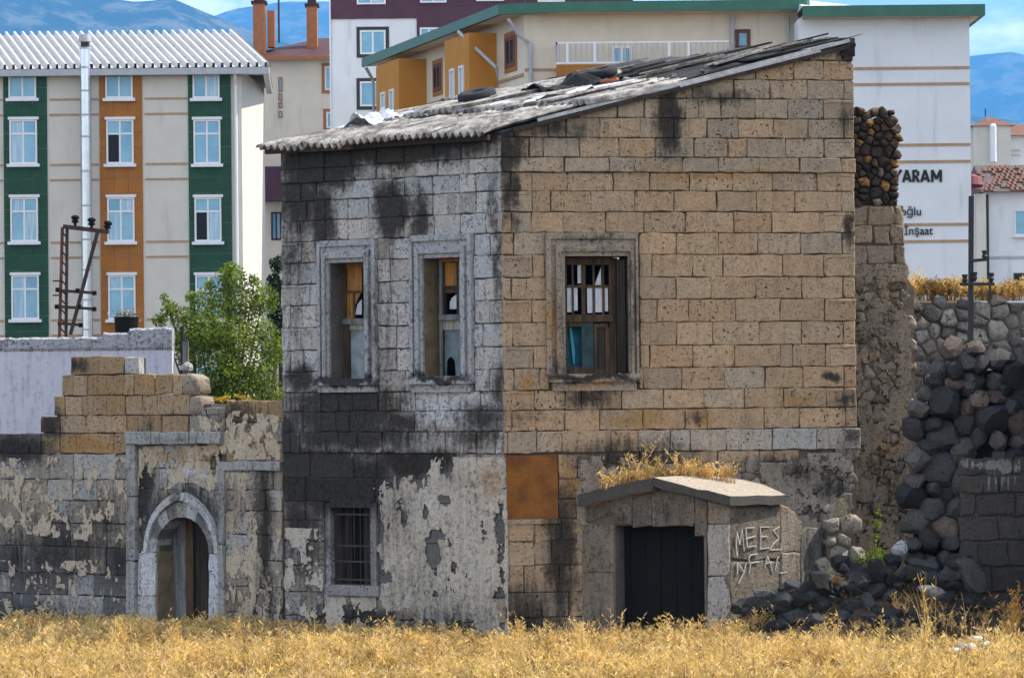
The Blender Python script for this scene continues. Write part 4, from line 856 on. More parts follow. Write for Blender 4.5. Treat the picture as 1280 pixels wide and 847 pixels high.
# ------------------------------------------------------------------ dry stacked boulders and the block pier, in shade
YD = 51.1; q = at(1205, 600, YD); WD = Plane((q.x, q.y), R(-4))
dw = thing('dry_stone_wall', 'collapsing dry stacked wall of dark basalt boulders', 'wall', (q.x, q.y, 0))
M_BAS = wall_mat('basalt', WD, [], [], [], dirt=.35, rough_b=.03, vary=1.2)
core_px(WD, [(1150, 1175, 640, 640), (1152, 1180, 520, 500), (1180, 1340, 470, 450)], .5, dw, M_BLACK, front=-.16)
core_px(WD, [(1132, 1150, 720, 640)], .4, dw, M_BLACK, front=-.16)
BC = [(.085, .08, .078), (.06, .06, .06), (.11, .10, .095), (.075, .07, .066), (.15, .115, .095), (.048, .048, .05)]
def boulder_stack(W, region, step, parent, mat):
    reg = [W.uv(*p) for p in region]; us = [p[0] for p in reg]; zs = [p[1] for p in reg]; seeds = []; rr = []
    for _ in range(9000):
        r_ = step * random.choice([.26, .34, .42, .5, .58, .7]); p_ = (random.uniform(min(us) - .4, max(us) + .4), random.uniform(min(zs) - .3, max(zs) + .3))
        if all((p_[0] - a[0]) ** 2 / 1.25 + (p_[1] - a[1]) ** 2 > (.90 * (r_ + q_)) ** 2 for a, q_ in zip(seeds, rr)): seeds.append(p_); rr.append(r_)
    keep = [i for i, s_ in enumerate(seeds) if inside(s_, reg)]
    for k, poly in cells(seeds, keep, step * 1.5, rr):
        a, b = min(p[0] for p in poly), max(p[0] for p in poly); c, d = min(p[1] for p in poly), max(p[1] for p in poly); me = rock_mesh('boulder', (b - a) * .60, .24, (d - c) * .60, mat, k + 50, 2, .16)
        col_ = random.choice(BC); kk = random.uniform(.65, 1.35); o = link('boulder', me, parent, (col_[0] * kk, col_[1] * kk, col_[2] * kk, 1)); o.matrix_parent_inverse = Matrix.Identity(4)
        o.location = Vector(W.P((a + b) / 2, (c + d) / 2, -.13 + random.gauss(0, .035))) - Vector(parent.location); o.rotation_euler = (random.gauss(0, .1), random.gauss(0, .12), W.ang + random.gauss(0, .15))
boulder_stack(WD, [(1122, 760), (1130, 660), (1136, 560), (1150, 500), (1165, 440), (1185, 427), (1215, 430), (1250, 440), (1290, 424), (1340, 424), (1340, 575), (1205, 578), (1203, 760)], .30, dw, M_BAS)
pr = thing('block_pier', 'dark squared block pier with pale mortar lying against the boulder wall', 'wall', tuple(Vector(WD.P(.6, 0))))
WQ = Plane((q.x + WD.n.x * .16, q.y + WD.n.y * .16), R(-4))
M_PIER = wall_mat('pier_stone', WQ, [(1240, 690, 60, 60, .25)], [(1240, 580, 60, 10, .8), (1245, 600, 50, 20, .45)], [], dirt=.4, rough_b=.03, lightcol=(.30, .29, .28))
core_px(WQ, [(1200, 1340, 574, 572)], .5, pr, M_MORTARG)
PY = [572, 594, 616, 645, 676, 708, 742, 780]; PX = [[1199, 1232, 1268, 1340], [1199, 1228, 1250, 1290, 1340], [1199, 1222, 1270, 1340], [1199, 1250, 1300, 1340], [1199, 1225, 1262, 1340], [1199, 1240, 1290, 1340], [1199, 1230, 1275, 1340]]
RT = Plane(WQ.P(WQ.uv(1298, 650)[0], 0)[:2], R(-88)); rtu = 1.7      # return added to the pier out of view, sized to shade the rubble heap
cut_core(RT, 0.0, rtu, lambda u: 4.3 - u * .25, [], .4).build('core', M_MORTARG, pr)
for j in range(14): course(RT, pr, M_PIER, 4.2 - j * .31, 3.89 - j * .31, [(max(0, q_),) for q_ in (0, .4 + .2 * (j % 2), .9, 1.3 + .1 * (j % 2), 1.7)], 600, 'pier', w=0.0, jit=.014, cham=.022)
for i in range(7): course(WQ, pr, M_PIER, WQ.uv(1240, PY[i])[1], WQ.uv(1240, PY[i + 1])[1], PX[i], PY[i] + 14, [('pier', 1)], w=random.uniform(-.02, .02), jit=.014, cham=.022, gap=.006)

# ------------------------------------------------------------------ rocks of the heap
M_ROCK = wall_mat('heap_rock', WD, dirt=.4, rough_b=.03, vary=1.2)
base_rocks = [rock_mesh('rock', 1, .8, .72, M_ROCK, i + 1) for i in range(6)]
def ground_at(px, py):                       # where the line of sight meets the ground
    r = ray(px, py); y = 44.0
    for _ in range(400):
        p = CAM + r * (y / r.y)
        if p.z <= ground_z(p.x, p.y): return p
        y += .03
    return CAM + r * (50 / r.y)
for i in range(150):
    px = 880 + 335 * random.random() ** .8; fr = (px - 880) / 330.0
    py = random.uniform(712 + 62 * max(0, .5 - fr) * 2, 786)
    p = ground_at(px, py); s = random.uniform(.08, .24) * (1.2 if random.random() < .25 else .8)
    o = link('rock', random.choice(base_rocks), None, (*[random.choice([.035, .045, .06, .03]) * random.uniform(.8, 1.2)] * 3, 1)); o.location = (p.x, p.y, p.z + s * .12); o.scale = (s * random.uniform(.9, 1.5), s, s * random.uniform(.7, 1.0)); o.rotation_euler = (random.gauss(0, .3), random.gauss(0, .3), random.uniform(0, 6))
    where = 'beside the porch' if px < 985 else ('on the rubble heap below the broken stub' if px < 1085 else 'at the foot of the boulder wall'); big_ = 'large' if s > .15 else 'small'
    tag(o, f'{big_} dark basalt rock lying {where}', 'rock', f'{big_} dark rocks {where}')
for px, py, s, c, lab in ((1125, 686, .155, .50, 'pale upright block leaning at the foot of the boulder wall'), (1150, 716, .11, .34, 'small blue grey rock below the boulder wall'), (1168, 738, .19, .42, 'long pale rock lying slanted under the boulder wall'), (955, 742, .17, .10, 'rounded dark rock in front of the chalked porch wall'), (1050, 712, .13, .46, 'pale rock on the crest of the heap')):
    Y = 50.75 if py < 730 else 50.0; p = at(px, py, Y); o = link('rock', random.choice(base_rocks), None, (c, c, c * 1.03, 1)); o.location = p
    o.scale = (s * .85, s * .8, s * 1.25) if 'upright' in lab else (s * 1.3, s * .9, s * .8); o.rotation_euler = (0, .25 if 'slanted' in lab else .1, .3); tag(o, lab, 'rock')
for i in range(26):                           # stones that fill the heap below the wall
    px = random.uniform(1040, 1200); py = random.uniform(700, 760); p = at(px, py, random.uniform(50.3, 50.8)); s = random.uniform(.10, .22)
    o = link('rock', random.choice(base_rocks), None, (*[random.uniform(.035, .06)] * 3, 1)); o.location = p; o.scale = (s * 1.3, s, s * .9); o.rotation_euler = (random.gauss(0, .3), random.gauss(0, .3), random.uniform(0, 6))
    where = 'on the rubble heap below the broken stub' if px < 1085 else 'at the foot of the boulder wall'; tag(o, f'black basalt rock wedged {where}', 'rock', f'black rocks wedged {where}')
M_LITTER = plain('white_plastic', (.62, .61, .60), .5, .2, 12, .4)
for i in range(5):
    p = ground_at(1195 + i * 9 + random.uniform(-4, 4), 812 + random.uniform(-6, 18)); o = link('plastic_bag', rock_mesh('plastic_bag', .07, .05, .035, M_LITTER, 20 + i, 2, .8)); o.location = (p.x, p.y, p.z + .16); o.rotation_euler = (random.gauss(0, .4), random.gauss(0, .4), random.uniform(0, 6))
    tag(o, 'scrap of white plastic litter caught in the dry grass', 'litter', 'white litter in the grass')
# the steel pole in front of the field wall
YM = C0.y + 5.5; pl = thing('utility_pole', 'thin dark steel pole with short crossarms behind the boulder wall', 'pole', tuple(at(1213, 520, YM)))
mb = MB(); mb.bar(at(1214, 245, YM), at(1213, 520, YM), .075); mb.build('mast', M_IRON, pl)
for x0, x1, y, yy in ((1200, 1243, 355, 355), (1214, 1236, 326, 324)):
    mb = MB(); mb.bar(at(x0, y, YM - .05), at(x1, yy, YM - .05), .05); mb.build('crossarm', M_IRON, pl)
for x, y in ((1206, 352), (1218, 349), (1239, 350), (1231, 322)):
    mb = MB(); mb.tube([at(x, y + 3, YM - .05), at(x, y - 2, YM - .05), at(x, y - 4, YM - .05), at(x, y - 9, YM - .05)], [.02, .05, .035, .05], 8); mb.build('insulator', M_IRON, pl)
mb = MB(); mb.bar(at(1237, 357, YM), at(1239, 374, YM), .03); mb.build('brace', M_IRON, pl)
# ------------------------------------------------------------------ buildings behind
M_CREAM = plain('cream_render', (.60, .565, .495), .85, .07, 1.2, .2, dirt=.22, streak=True); M_CREAM2 = plain('warm_render', (.68, .60, .48), .85, .07, 1.2, .2, dirt=.2, streak=True)
M_GREEN = plain('green_panel', (.010, .062, .028), .6, .25, 2.5, .3, dirt=.3); M_ORANGE = plain('orange_panel', (.34, .125, .015), .65, .18, 2.5, .3, dirt=.25)
M_FRAME = plain('white_frame', (.72, .73, .74), .5, .05, 4, .4); M_TRIM = plain('brown_trim', (.40, .25, .14), .7, .2, 6); M_GREYM = plain('grey_metal', (.38, .39, .41), .45, .15, 5, .5); M_STEEL = plain('steel_pipe', (.62, .65, .68), .28, .12, 3, .5, .85)
M_WROOF = plain('white_roof_sheet', (.52, .51, .50), .55, .12, 1.5, .3, dirt=.35); M_WHITE = plain('blue_white_render', (.68, .695, .715), .85, .06, 1.0, .2, dirt=.24, streak=True); M_PURPLE = plain('purple_panel', (.085, .035, .05), .7, .2, 1.6, .3)
M_GFASC = plain('green_fascia', (.035, .13, .085), .5, .15, 2, .4); M_REDROOF = plain('red_roof', (.06, .017, .018), .7, .25, 1.2, .3); M_BRICKC = plain('chimney_brick', (.36, .14, .055), .85, .2, 5); M_ORANGE2 = plain('bright_orange_render', (.50, .215, .035), .8, .1, 1.5, .2, dirt=.15); M_WDARK = plain('brown_window_frame', (.13, .05, .03), .6, .2, 4)
t = NT('window_glass'); M_GLASS = t.done(t.mix(t.rng(t.noise(t.pos(), .8, 4, .6), .3, .7), (.10, .30, .44), (.20, .44, .58)), .12, .6)
t = NT('curtain_glass'); M_GLASSP = t.done(t.mix(t.rng(t.noise(t.vec('MULTIPLY', t.pos(), (6, 6, .5)), 1.5, 4, .6), .35, .65), (.42, .56, .66), (.22, .42, .55)), .2, .6)
M_GDARK = plain('dark_glass', (.010, .012, .016), .4, .3, 2, .2)
def bwin(W, px, parent, rows_=(1.0,), cols_=2, frame=M_FRAME, glass=None, sill_=True, head=True, w=.0, fw=.07, dark=(), border=None):
    """a window of a far building: frame, bars, panes, sill"""
    u0, z0, u1, z1 = rect(W, *px); o = frame_mb(W, (u0, z0, u1, z1), (u0 + fw, z0 + fw, u1 - fw, z1 - fw), w - .1, w + .05).build('window', frame, parent)
    U = [u0 + fw + (u1 - u0 - 2 * fw) * i / cols_ for i in range(cols_ + 1)]; zz = [z1 - fw]; H = z1 - z0 - 2 * fw
    for f in rows_: zz.append(zz[-1] - H * f)
    for i in range(1, cols_): mb = MB(); mb.wbox(W, U[i] - fw * .5, U[i] + fw * .5, z0 + fw, z1 - fw, w - .08, w + .045); mb.build('mullion', frame, o)
    for j in range(1, len(zz) - 1): mb = MB(); mb.wbox(W, u0 + fw, u1 - fw, zz[j] - fw * .5, zz[j] + fw * .5, w - .08, w + .04); mb.build('mullion', frame, o)
    k = 0
    for j in range(len(zz) - 1):
        for i in range(cols_):
            mb = MB(); mb.wbox(W, U[i] + .01, U[i + 1] - .01, zz[j + 1] + .01, zz[j] - .01, w - .06, w + .02); mb.build('pane', M_GDARK if k in dark else (glass or random.choice([M_GLASS, M_GLASS, M_GLASS, M_GLASSP])), o); k += 1
    if sill_: mb = MB(); mb.wbox(W, u0 - .10, u1 + .10, z0 - .12, z0 - .003, w - .05, w + .16); mb.build('sill', M_FRAME, o)
    if head: mb = MB(); mb.wbox(W, u0 - .05, u1 + .07, z1 + .003, z1 + .11, w - .05, w + .09); mb.build('lintel', M_FRAME, o)
    if border: frame_mb(W, (u0 - .14, z0 - .14, u1 + .14, z1 + .14), (u0, z0, u1, z1), w - .08, w + .03).build('surround', border, o)
    return o

# apartment block with green and orange strips
YA = 140.0; WX = Plane((0, YA), 0.0); ub = lambda x, y=250, W=WX: W.uv(x, y)[0]; zb_ = lambda y, x=170, W=WX: W.uv(x, y)[1]
ap_ = thing('apartment_block', 'cream apartment block with green and orange window strips and white ribbed roof', 'building', (ub(150), YA, 0))
zE = zb_(88); mb = MB(); xq = at(331, 200, YA + 9).x; mb.hexa([(ub(-120), YA, -.3), (ub(303), YA, -.3), (ub(303), YA, zE), (ub(-120), YA, zE)], [(ub(-120), YA + 9, -.3), (xq, YA + 9, -.3), (xq, YA + 9, zE), (ub(-120), YA + 9, zE)]); mb.build('wall', M_CREAM, ap_)
for si, (x0, x1, mt) in enumerate(((2, 57, M_GREEN), (122, 176, M_ORANGE), (233, 287, M_GREEN))):
    ua, ue = ub(x0 + 3), ub(x1 + 3); zt = zE - .05; n = 22; ph = (zt - 3.0) / n
    pm = None; st_ = link('strip', None, ap_)
    for c in range(3):
        for j in range(n):
            pw_ = (ue - ua) / 3
            if pm is None: mbb = MB(); mbb.box(.008, pw_ - .008, -.05, .0, .008, ph - .008); pm = mesh('panel', mbb.v, mbb.f, mt)
            o = link('panel', pm, st_); o.location = Vector((ua + c * pw_, YA, zt - (j + 1) * ph)); 
    # windows of this strip
    wx0 = (11, 132, 241)[si]; wx1 = (45.5, 166, 274.5)[si]
    for ri, (y0, y1) in enumerate(((93, 123), (150, 205), (247, 302), (344, 399), (441, 496))):
        sh_ = ri * 1.2; bwin(WX, (wx0 + sh_, y0, wx1 + sh_, y1), ap_, (1.0,) if ri == 0 else (.30, .70), 2, w=.06, head=ri > 0, dark={(1, 1): (2,), (2, 2): (2,)}.get((si, ri), ()))
for x0, x1 in ((-60, 1), (60, 121), (179, 232)):
    for y in (123.5, 142.5, 205, 224, 302, 321, 399, 418):
        mb = MB(); z = zb_(y); mb.box(ub(x0 + 3), ub(x1 + 3), YA - .03, YA + .02, z - .035, z + .035); mb.build('trim_line', M_TRIM, ap_)
rf = link('roof', None, ap_); eR = Vector((ub(337, 86), YA - .5, zE + .05)); zRg = 3.4 + (HZ - 38) * (YA + 6.2) / FPX; rR = Vector((at(291, 38, YA + 6.2).x, YA + 6.2, zRg)); sh_ = rR - eR
mb = MB(); V = []; F = []; N_ = 46; x_l = ub(-160); stp = (eR.x - x_l) / N_
for i in range(N_ + 1):
    for dx, hh in ((0, 0), (.50, 0), (.56, .17), (.78, .17), (.84, 0)):
        p = Vector((x_l + (i + dx) * stp, eR.y, eR.z + hh));
        if p.x > eR.x: p.x = eR.x
        V += [p, p + sh_]
F = [(2 * i, 2 * i + 2, 2 * i + 3, 2 * i + 1) for i in range(len(V) // 2 - 1)]
add('roof_sheet', V, F, M_WROOF, rf)
mb = MB(); bkR = Vector((at(341, 100, YA + 9.3).x, YA + 9.3, eR.z)); mb.ext([eR, bkR, rR], [(0, 1, 2)]); mb.ext([rR, bkR, Vector((x_l, YA + 9.3, eR.z)), Vector((x_l, rR.y, rR.z))], [(0, 1, 2, 3)]); mb.build('roof_back', M_WROOF, rf)
mb = MB(); mb.box(x_l, eR.x, YA - .52, YA - .02, zE - .22, zE + .03); mb.build('gutter', M_GREYM, rf); mb = MB(); mb.bar((eR.x - .14, YA - .01, zE - .085), (bkR.x - .14, bkR.y, zE - .085), .22, .2); mb.build('eaves', M_GREYM, rf)
fp = link('flue_pipe', None, ap_); xf = ub(109.5); zz = [zb_(y, 107) for y in (470, 412, 375, 338, 300, 258, 215, 172, 145, 115, 86, 62)]
for a, b in zip(zz, zz[1:]): mb = MB(); mb.tube([(xf, YA - .45, a + .02), (xf, YA - .45, b - .02)], .205, 14); mb.build('pipe_section', M_STEEL, fp, smooth=False)
for z in zz: mb = MB(); mb.tube([(xf, YA - .45, z - .035), (xf, YA - .45, z + .035)], .222, 14); mb.build('pipe_band', M_GREYM, fp)
zc = zb_(62, 105); mb = MB(); mb.tube([(xf, YA - .45, zc), (xf, YA - .45, zc + .22)], .16, 12); mb.build('pipe_neck', M_IRON, fp); mb = MB(); mb.tube([(xf, YA - .45, zc + .22), (xf, YA - .45, zc + .25), (xf, YA - .45, zc + .52)], [.20, .26, .22], 12); mb.build('pipe_cap', M_GREYM, fp)
mb = MB(); xd = ub(296); mb.tube([(xd, YA - .4, zE - .2), (xd, YA - .12, zE - .6), (xd, YA - .12, 0)], .06, 8); mb.build('downpipe', M_FRAME, ap_)

# cream house with the red roof and two chimneys
YC = 165.0; WC = Plane((0, YC), 0.0); cu = lambda x, y=120: WC.uv(x, y)[0]; cz = lambda y, x=370: WC.uv(x, y)[1]
ch = thing('cream_house', 'cream house with dark red roof and two brick chimneys behind the apartment block', 'building', (cu(372), YC, 0))
mb = MB(); mb.box(cu(300), cu(440), YC, YC + 10, -.3, cz(73)); mb.build('wall', M_CREAM2, ch)
mb = MB(); e0, e1, ez = cu(290), cu(446), cz(73); mb.ext([(e0, YC - .5, ez), (e1, YC - .5, ez), (e1, YC + 10.5, ez), (e0, YC + 10.5, ez), (cu(392), YC + 5, cz(35)), (cu(425), YC + 5, cz(34))], [(0, 1, 5, 4), (1, 2, 5), (2, 3, 4, 5), (3, 0, 4), (3, 2, 1, 0)]); hr = mb.build('roof', M_REDROOF, ch)
mb = MB(); mb.box(e0, e1, YC - .56, YC - .5, ez - .12, ez + .04); mb.build('fascia', M_BRICKC, hr)
for x0, x1, y0, y1, dy in ((317, 332, 4, 60, .6), (384, 397, 8, 47, 2.0)):
    mb = MB(); Y = YC + dy; k = Y / YC; mb.box(cu(x0) * k, cu(x1) * k, Y, Y + .8, cz(y1) - .6, 3.4 + (cz(y0) - 3.4) * k); c = mb.build('chimney', M_BRICKC, hr)
    zt = 3.4 + (cz(y0) - 3.4) * k; mb = MB(); mb.box(cu(x0) * k - .08, cu(x1) * k + .08, Y - .08, Y + .88, zt, zt + .12); mb.box(cu(x0) * k + .05, cu(x1) * k - .05, Y, Y + .8, zt + .12, zt + .3); mb.build('chimney_cap', M_REDROOF, hr)
mb = MB(); mb.box(cu(333), cu(342), YC + 1.0, YC + 1.7, cz(56), cz(10)); mb.build('chimney', M_BRICKC, hr)
mb = MB(); mb.tube([(cu(347), YC + 1.4, cz(50)), (cu(347), YC + 1.4, cz(-20))], .045, 6); mb.build('antenna', M_IRON, hr)
for px in ((406, 83, 424, 113), (408, 140, 426, 160), (408, 212, 426, 240)): bwin(WC, px, ch, (1.0,), 2, frame=M_FRAME, sill_=False, head=False, border=M_BRICKC)
for y0, y1 in ((97, 115), (117, 126), (128, 135), (139, 147)): bwin(WC, (348, y0, 353, y1), ch, (1.0,), 1, frame=M_BRICKC, sill_=False, head=False, fw=.04)
bwin(WC, (339, 265, 352, 300), ch, (1.0,), 2, frame=M_REDROOF, sill_=False, head=False)
mb = MB(); mb.box(cu(325), cu(360), YC - 1.3, YC - .02, cz(252), cz(210)); mb.build('balcony', M_PURPLE, ch)

# purple and white tower
YT = 150.0; WT = Plane((0, YT), 0.0); tu = lambda x, y=60: WT.uv(x, y)[0]; tz = lambda y, x=560: WT.uv(x, y)[1]
tw = thing('tower_block', 'blue white apartment tower with dark purple cladding on its upper floors', 'building', (tu(600), YT, 0))
mb = MB(); mb.box(tu(414), tu(790), YT, YT + 12, -.3, tz(-60)); mb.build('wall', M_WHITE, tw)
for x0, x1, y0, y1 in ((413, 521, -60, 23), (521, 792, -60, 120)):
    n = max(2, round((x1 - x0) / 45)); m = max(2, round((y1 - y0) / 24))
    for i in range(n):
        for j in range(m):
            a, b = tu(x0 + (x1 - x0) * i / n), tu(x0 + (x1 - x0) * (i + 1) / n); mb = MB(); mb.box(a + .006, b - .006, YT - .06, YT, tz(y0 + (y1 - y0) * (j + 1) / m) + .006, tz(y0 + (y1 - y0) * j / m) - .006); mb.build('panel', M_PURPLE, tw)
for px in ((450, 38, 482, 68), (450, 102, 482, 133), (450, 166, 482, 197)): bwin(WT, px, tw, (1.0,), 2, border=M_IRON, sill_=False, head=False, w=.0)
for px in ((446, -28, 482, 6), (525, -30, 558, 4), (595, -30, 630, 2), (525, 35, 548, 66), (672, -30, 706, 3)): bwin(WT, px, tw, (1.0,), 2, w=.09, sill_=False, head=False)
mb = MB(); mb.box(tu(413) - .03, tu(413.8), YT - .08, YT + 12, -.3, tz(-60)); mb.build('corner_trim', M_FRAME, tw)

# green-eaved building: receding bay-windowed side, long front, plain gable with lettering
YG = 105.0; gA = at(655, 60, YG); gB = at(484, 80, 121.0); WS2 = Plane((gA.x, gA.y), math.atan2(gA.y - gB.y, gA.x - gB.x)); LS = (Vector((gA.x, gA.y)) - Vector((gB.x, gB.y))).length
WGF = Plane((gA.x, gA.y), 0.0); zEv = WGF.uv(760, 17)[1]; fu = lambda x, y=60: WGF.uv(x, y)[0]; fz = lambda y, x=800: WGF.uv(x, y)[1]
gb = thing('green_eaved_building', 'long cream building with green eaves, orange bays and a white railed balcony', 'building', (gA.x, gA.y, 0))
Ufr = fu(1002); mb = MB(); P3 = [Vector((gB.x, gB.y, 0)), Vector((gA.x, gA.y, 0)), Vector((gA.x + Ufr, gA.y, 0)), Vector((gA.x + Ufr, gA.y + 17, 0)), Vector((gB.x, gA.y + 17, 0))]
n = len(P3); mb.ext([p + Vector((0, 0, -.3)) for p in P3] + [p + Vector((0, 0, zEv)) for p in P3], [(i, (i + 1) % n, (i + 1) % n + n, i + n) for i in range(n)] + [tuple(range(n, 2 * n))]); mb.build('wall', M_CREAM2, gb)
def side_rect(px, w=0.0): return rect(WS2, *px, w)
for (xn, xe, xfar) in ((621, 588, 556), (533, 500, 470)):
    u1 = WS2.uv(xn, 90)[0]
    bw = .2
    while True:                               # depth of the bay so that its end face has the width seen
        p = Vector(WS2.P(u1, 10, bw)); q = (RM.transposed() @ (p - CAM)); x_ = CX + FPX * q.x / -q.z
        if x_ < xe or bw > 3: break
        bw += .02
    u0 = WS2.uv(xfar, 90, bw)[0]; by = link('bay', None, gb); mb = MB(); mb.wbox(WS2, u0, u1, 2.5, zEv - .25, -.1, bw); mb.build('bay_wall', M_ORANGE2, by)
    d_ = (u1 - u0)
    for f0, f1 in ((.24, .42), (.62, .80)):
        a, b = u0 + d_ * f0, u0 + d_ * f1
        for dz in (0, 3.1):
            z1 = (zEv - 1.15 - dz); z0 = z1 - 1.35; o = frame_mb(WS2, (a, z0, b, z1), (a + .09, z0 + .07, b - .09, z1 - .07), bw - .05, bw + .05).build('window', M_FRAME, by)
            mb = MB(); mb.wbox(WS2, a + .09, b - .09, z0 + .07, z1 - .07, bw - .05, bw + .012); mb.build('pane', M_GLASSP, o); mb = MB(); mb.wbox(WS2, a - .06, b + .06, z0 - .1, z0 - .003, bw - .02, bw + .12); mb.build('sill', M_FRAME, o)
for px in ((543, 80, 552, 114), (633, 46, 645, 84)): bwin(WS2, px, gb, (1.0,), 2, frame=M_WDARK, glass=M_GDARK, sill_=False, head=False, fw=.12, border=M_ORANGE)
for y in (98, 130): r_ = WS2.uv(640, y)[1]; mb = MB(); mb.wbox(WS2, -LS, -.01, r_ - .04, r_ + .04, -.02, .04); mb.build('trim_line', M_TRIM, gb)
for y in (87, 108): mb = MB(); mb.wbox(WGF, .01, Ufr, fz(y, 700) - .035, fz(y, 700) + .035, -.02, .03); mb.build('trim_line', M_TRIM, gb)
# eaves and roof
er = link('roof', None, gb); ovh = .75
def eave_pt(p, z): return Vector((p[0], p[1], z))
eA = Vector(WS2.P(-LS - .5, 0, ovh)); eB = Vector(WS2.P(-.0, 0, ovh)); eC = Vector((fu(702) + gA.x, YG - ovh, 0)); eD = Vector((gA.x + Ufr + .1, YG - ovh, 0)); zf0, zf1 = zEv - .02, zEv + .27
for a, b in ((eA, eB), (eB, eC), (eC, eD)): mb = MB(); mb.hexa([a + Vector((0, 0, zf0)), b + Vector((0, 0, zf0)), b + Vector((0, 0, zf1)), a + Vector((0, 0, zf1))], [a + Vector((.1, .15, zf0)), b + Vector((.1, .15, zf0)), b + Vector((.1, .15, zf1)), a + Vector((.1, .15, zf1))]); mb.build('fascia', M_GFASC, er)
bk = [Vector((gB.x + 3, gA.y + 14, zf1 + 1.0)), Vector((gA.x + 4, gA.y + 9, zf1 + .9)), Vector((eD.x, YG + 9, zf1 + .75))]
up = lambda v: v + Vector((0, 0, zf1 - .01)); mb = MB(); mb.ext([up(eA), up(eB), up(eC), up(eD), bk[2], bk[1], bk[0]], [(0, 1, 5, 6), (1, 2, 5), (2, 3, 4, 5)]); mb.build('roof_sheet', M_WROOF, er)
lo = lambda v: v + Vector((.05, .08, zf0 + .02)); mb = MB(); mb.ext([lo(eA), lo(eB), lo(eC), lo(eD), Vector((eD.x, YG + .1, zf0 + .02)), Vector((gA.x + .1, YG + .1, zf0 + .02)), Vector((gB.x + .1, gB.y, zf0 + .02))], [(0, 6, 5, 1), (1, 5, 2), (2, 5, 4, 3)]); mb.build('soffit', M_CREAM2, er)
# downpipes
def dpipe(pts, r=.055): mb = MB(); mb.tube(pts, r, 8); mb.build('downpipe', M_GREYM, gb)
dpipe([at(635, 24, YG - .3), at(648, 44, YG - .15), at(663, 54, YG - .1), at(664, 120, YG - .1), at(665, 200, YG - .1)])
dpipe([Vector(WS2.P(WS2.uv(573, 40, .9)[0], WS2.uv(573, 40, .9)[1], .9)), Vector(WS2.P(WS2.uv(621, 85, .3)[0], WS2.uv(621, 85, .3)[1], .3)), Vector(WS2.P(WS2.uv(624, 90, .15)[0], WS2.uv(624, 130, .15)[1], .15))])
dpipe([at(457, 84, 120), at(466, 100, 120.3), at(468, 160, 120.3)])
for x in (915.5, 985, 997): dpipe([at(x, 19, YG - .12), at(x, 130, YG - .12)], .05)
bwin(WGF, (919, 37, 938, 62), gb, (1.0,), 1, frame=M_WDARK, glass=M_GLASS, sill_=False, head=False, fw=.10)
bwin(WGF, (765, 58, 790, 108), gb, (1.0,), 2, glass=M_GLASS, sill_=False, head=False)
# balcony
bal = link('balcony', None, gb); b0, b1 = fu(694), fu(908); zt, zbm = fz(57), fz(84); Yb = 1.25
mb = MB(); mb.wbox(WGF, b0 + .02, b1, zbm - .95, zbm - .02, .0, Yb); mb.build('balcony_base', M_ORANGE, bal)
mb = MB(); mb.wbox(WGF, b0, b1, zt - .05, zt, Yb - .06, Yb); mb.wbox(WGF, b0, b0 + .05, zt - .05, zt, 0, Yb); mb.build('hand_rail', M_FRAME, bal)
mb = MB(); mb.wbox(WGF, b0, b1, zbm, zbm + .05, Yb - .06, Yb); mb.build('bottom_rail', M_FRAME, bal)
bm_ = MB(); bm_.box(-.018, .018, -.018, .018, 0, zt - zbm - .1); bm_ = mesh('baluster', bm_.v, bm_.f, M_GREYM); k = 0
u = b0 + .1
while u < b1:
    o = link('baluster', bm_, bal); o.location = Vector(WGF.P(u, zbm + .05, Yb - .03)) ; u += .155; k += 1
for f in (.25, .5, .75): o = link('baluster', bm_, bal); o.location = Vector(WGF.P(b0 + .025, zbm + .05, Yb * f))
for x in (708, 742, 834, 858): mb = MB(); mb.wbox(WGF, fu(x) - .035, fu(x) + .035, zbm, zt - .05, Yb - .07, Yb + .01); mb.build('post', M_FRAME, bal)

# gabled wing with the lettering
YW = 103.0; WW = Plane((0, YW), 0.0); wu = lambda x, y=150: WW.uv(x, y)[0]; wz = lambda y, x=1100: WW.uv(x, y)[1]; zWe = wz(22)
wg = thing('lettered_wing', 'plain blue white building wing with black lettering and green eaves', 'building', (wu(1110), YW, 0))
mb = MB(); mb.box(wu(1000), wu(1213), YW, YW + 14, -.3, zWe); mb.build('wall', M_WHITE, wg)
for y in (85.5, 105.5, 181.5, 202.5, 281, 302, 377): mb = MB(); mb.box(wu(1000) + .01, wu(1213) - .01, YW - .03, YW + .02, wz(y) - .035, wz(y) + .035); mb.build('trim_line', M_TRIM, wg)
wr = link('roof', None, wg); mb = MB(); mb.box(wu(1003), wu(1230), YW - .55, YW - .42, zWe - .02, zWe + .29); mb.box(wu(1230) - .12, wu(1230), YW - .42, YW + 14.5, zWe - .02, zWe + .29); mb.build('fascia', M_GFASC, wr)
mb = MB(); mb.ext([(wu(1003), YW - .5, zWe + .28), (wu(1230), YW - .5, zWe + .28), (wu(1230), YW + 14, zWe + .28), (wu(1003), YW + 14, zWe + .28), (wu(1010), YW + 6, zWe + 1.2), (wu(1120), YW + 6.5, zWe + .95)], [(0, 1, 5, 4), (1, 2, 5), (2, 3, 4, 5), (0, 4, 3)]); mb.build('roof_sheet', M_WROOF, wr)
mb = MB(); mb.box(wu(1003), wu(1230) - .12, YW - .42, YW - .005, zWe - .015, zWe + .02); mb.box(wu(1213) + .005, wu(1230) - .12, YW, YW + 14, zWe - .015, zWe + .02); mb.build('soffit', M_CREAM2, wr)
M_LETTER = plain('black_letter', (.012, .012, .014), .5, .1, 5)
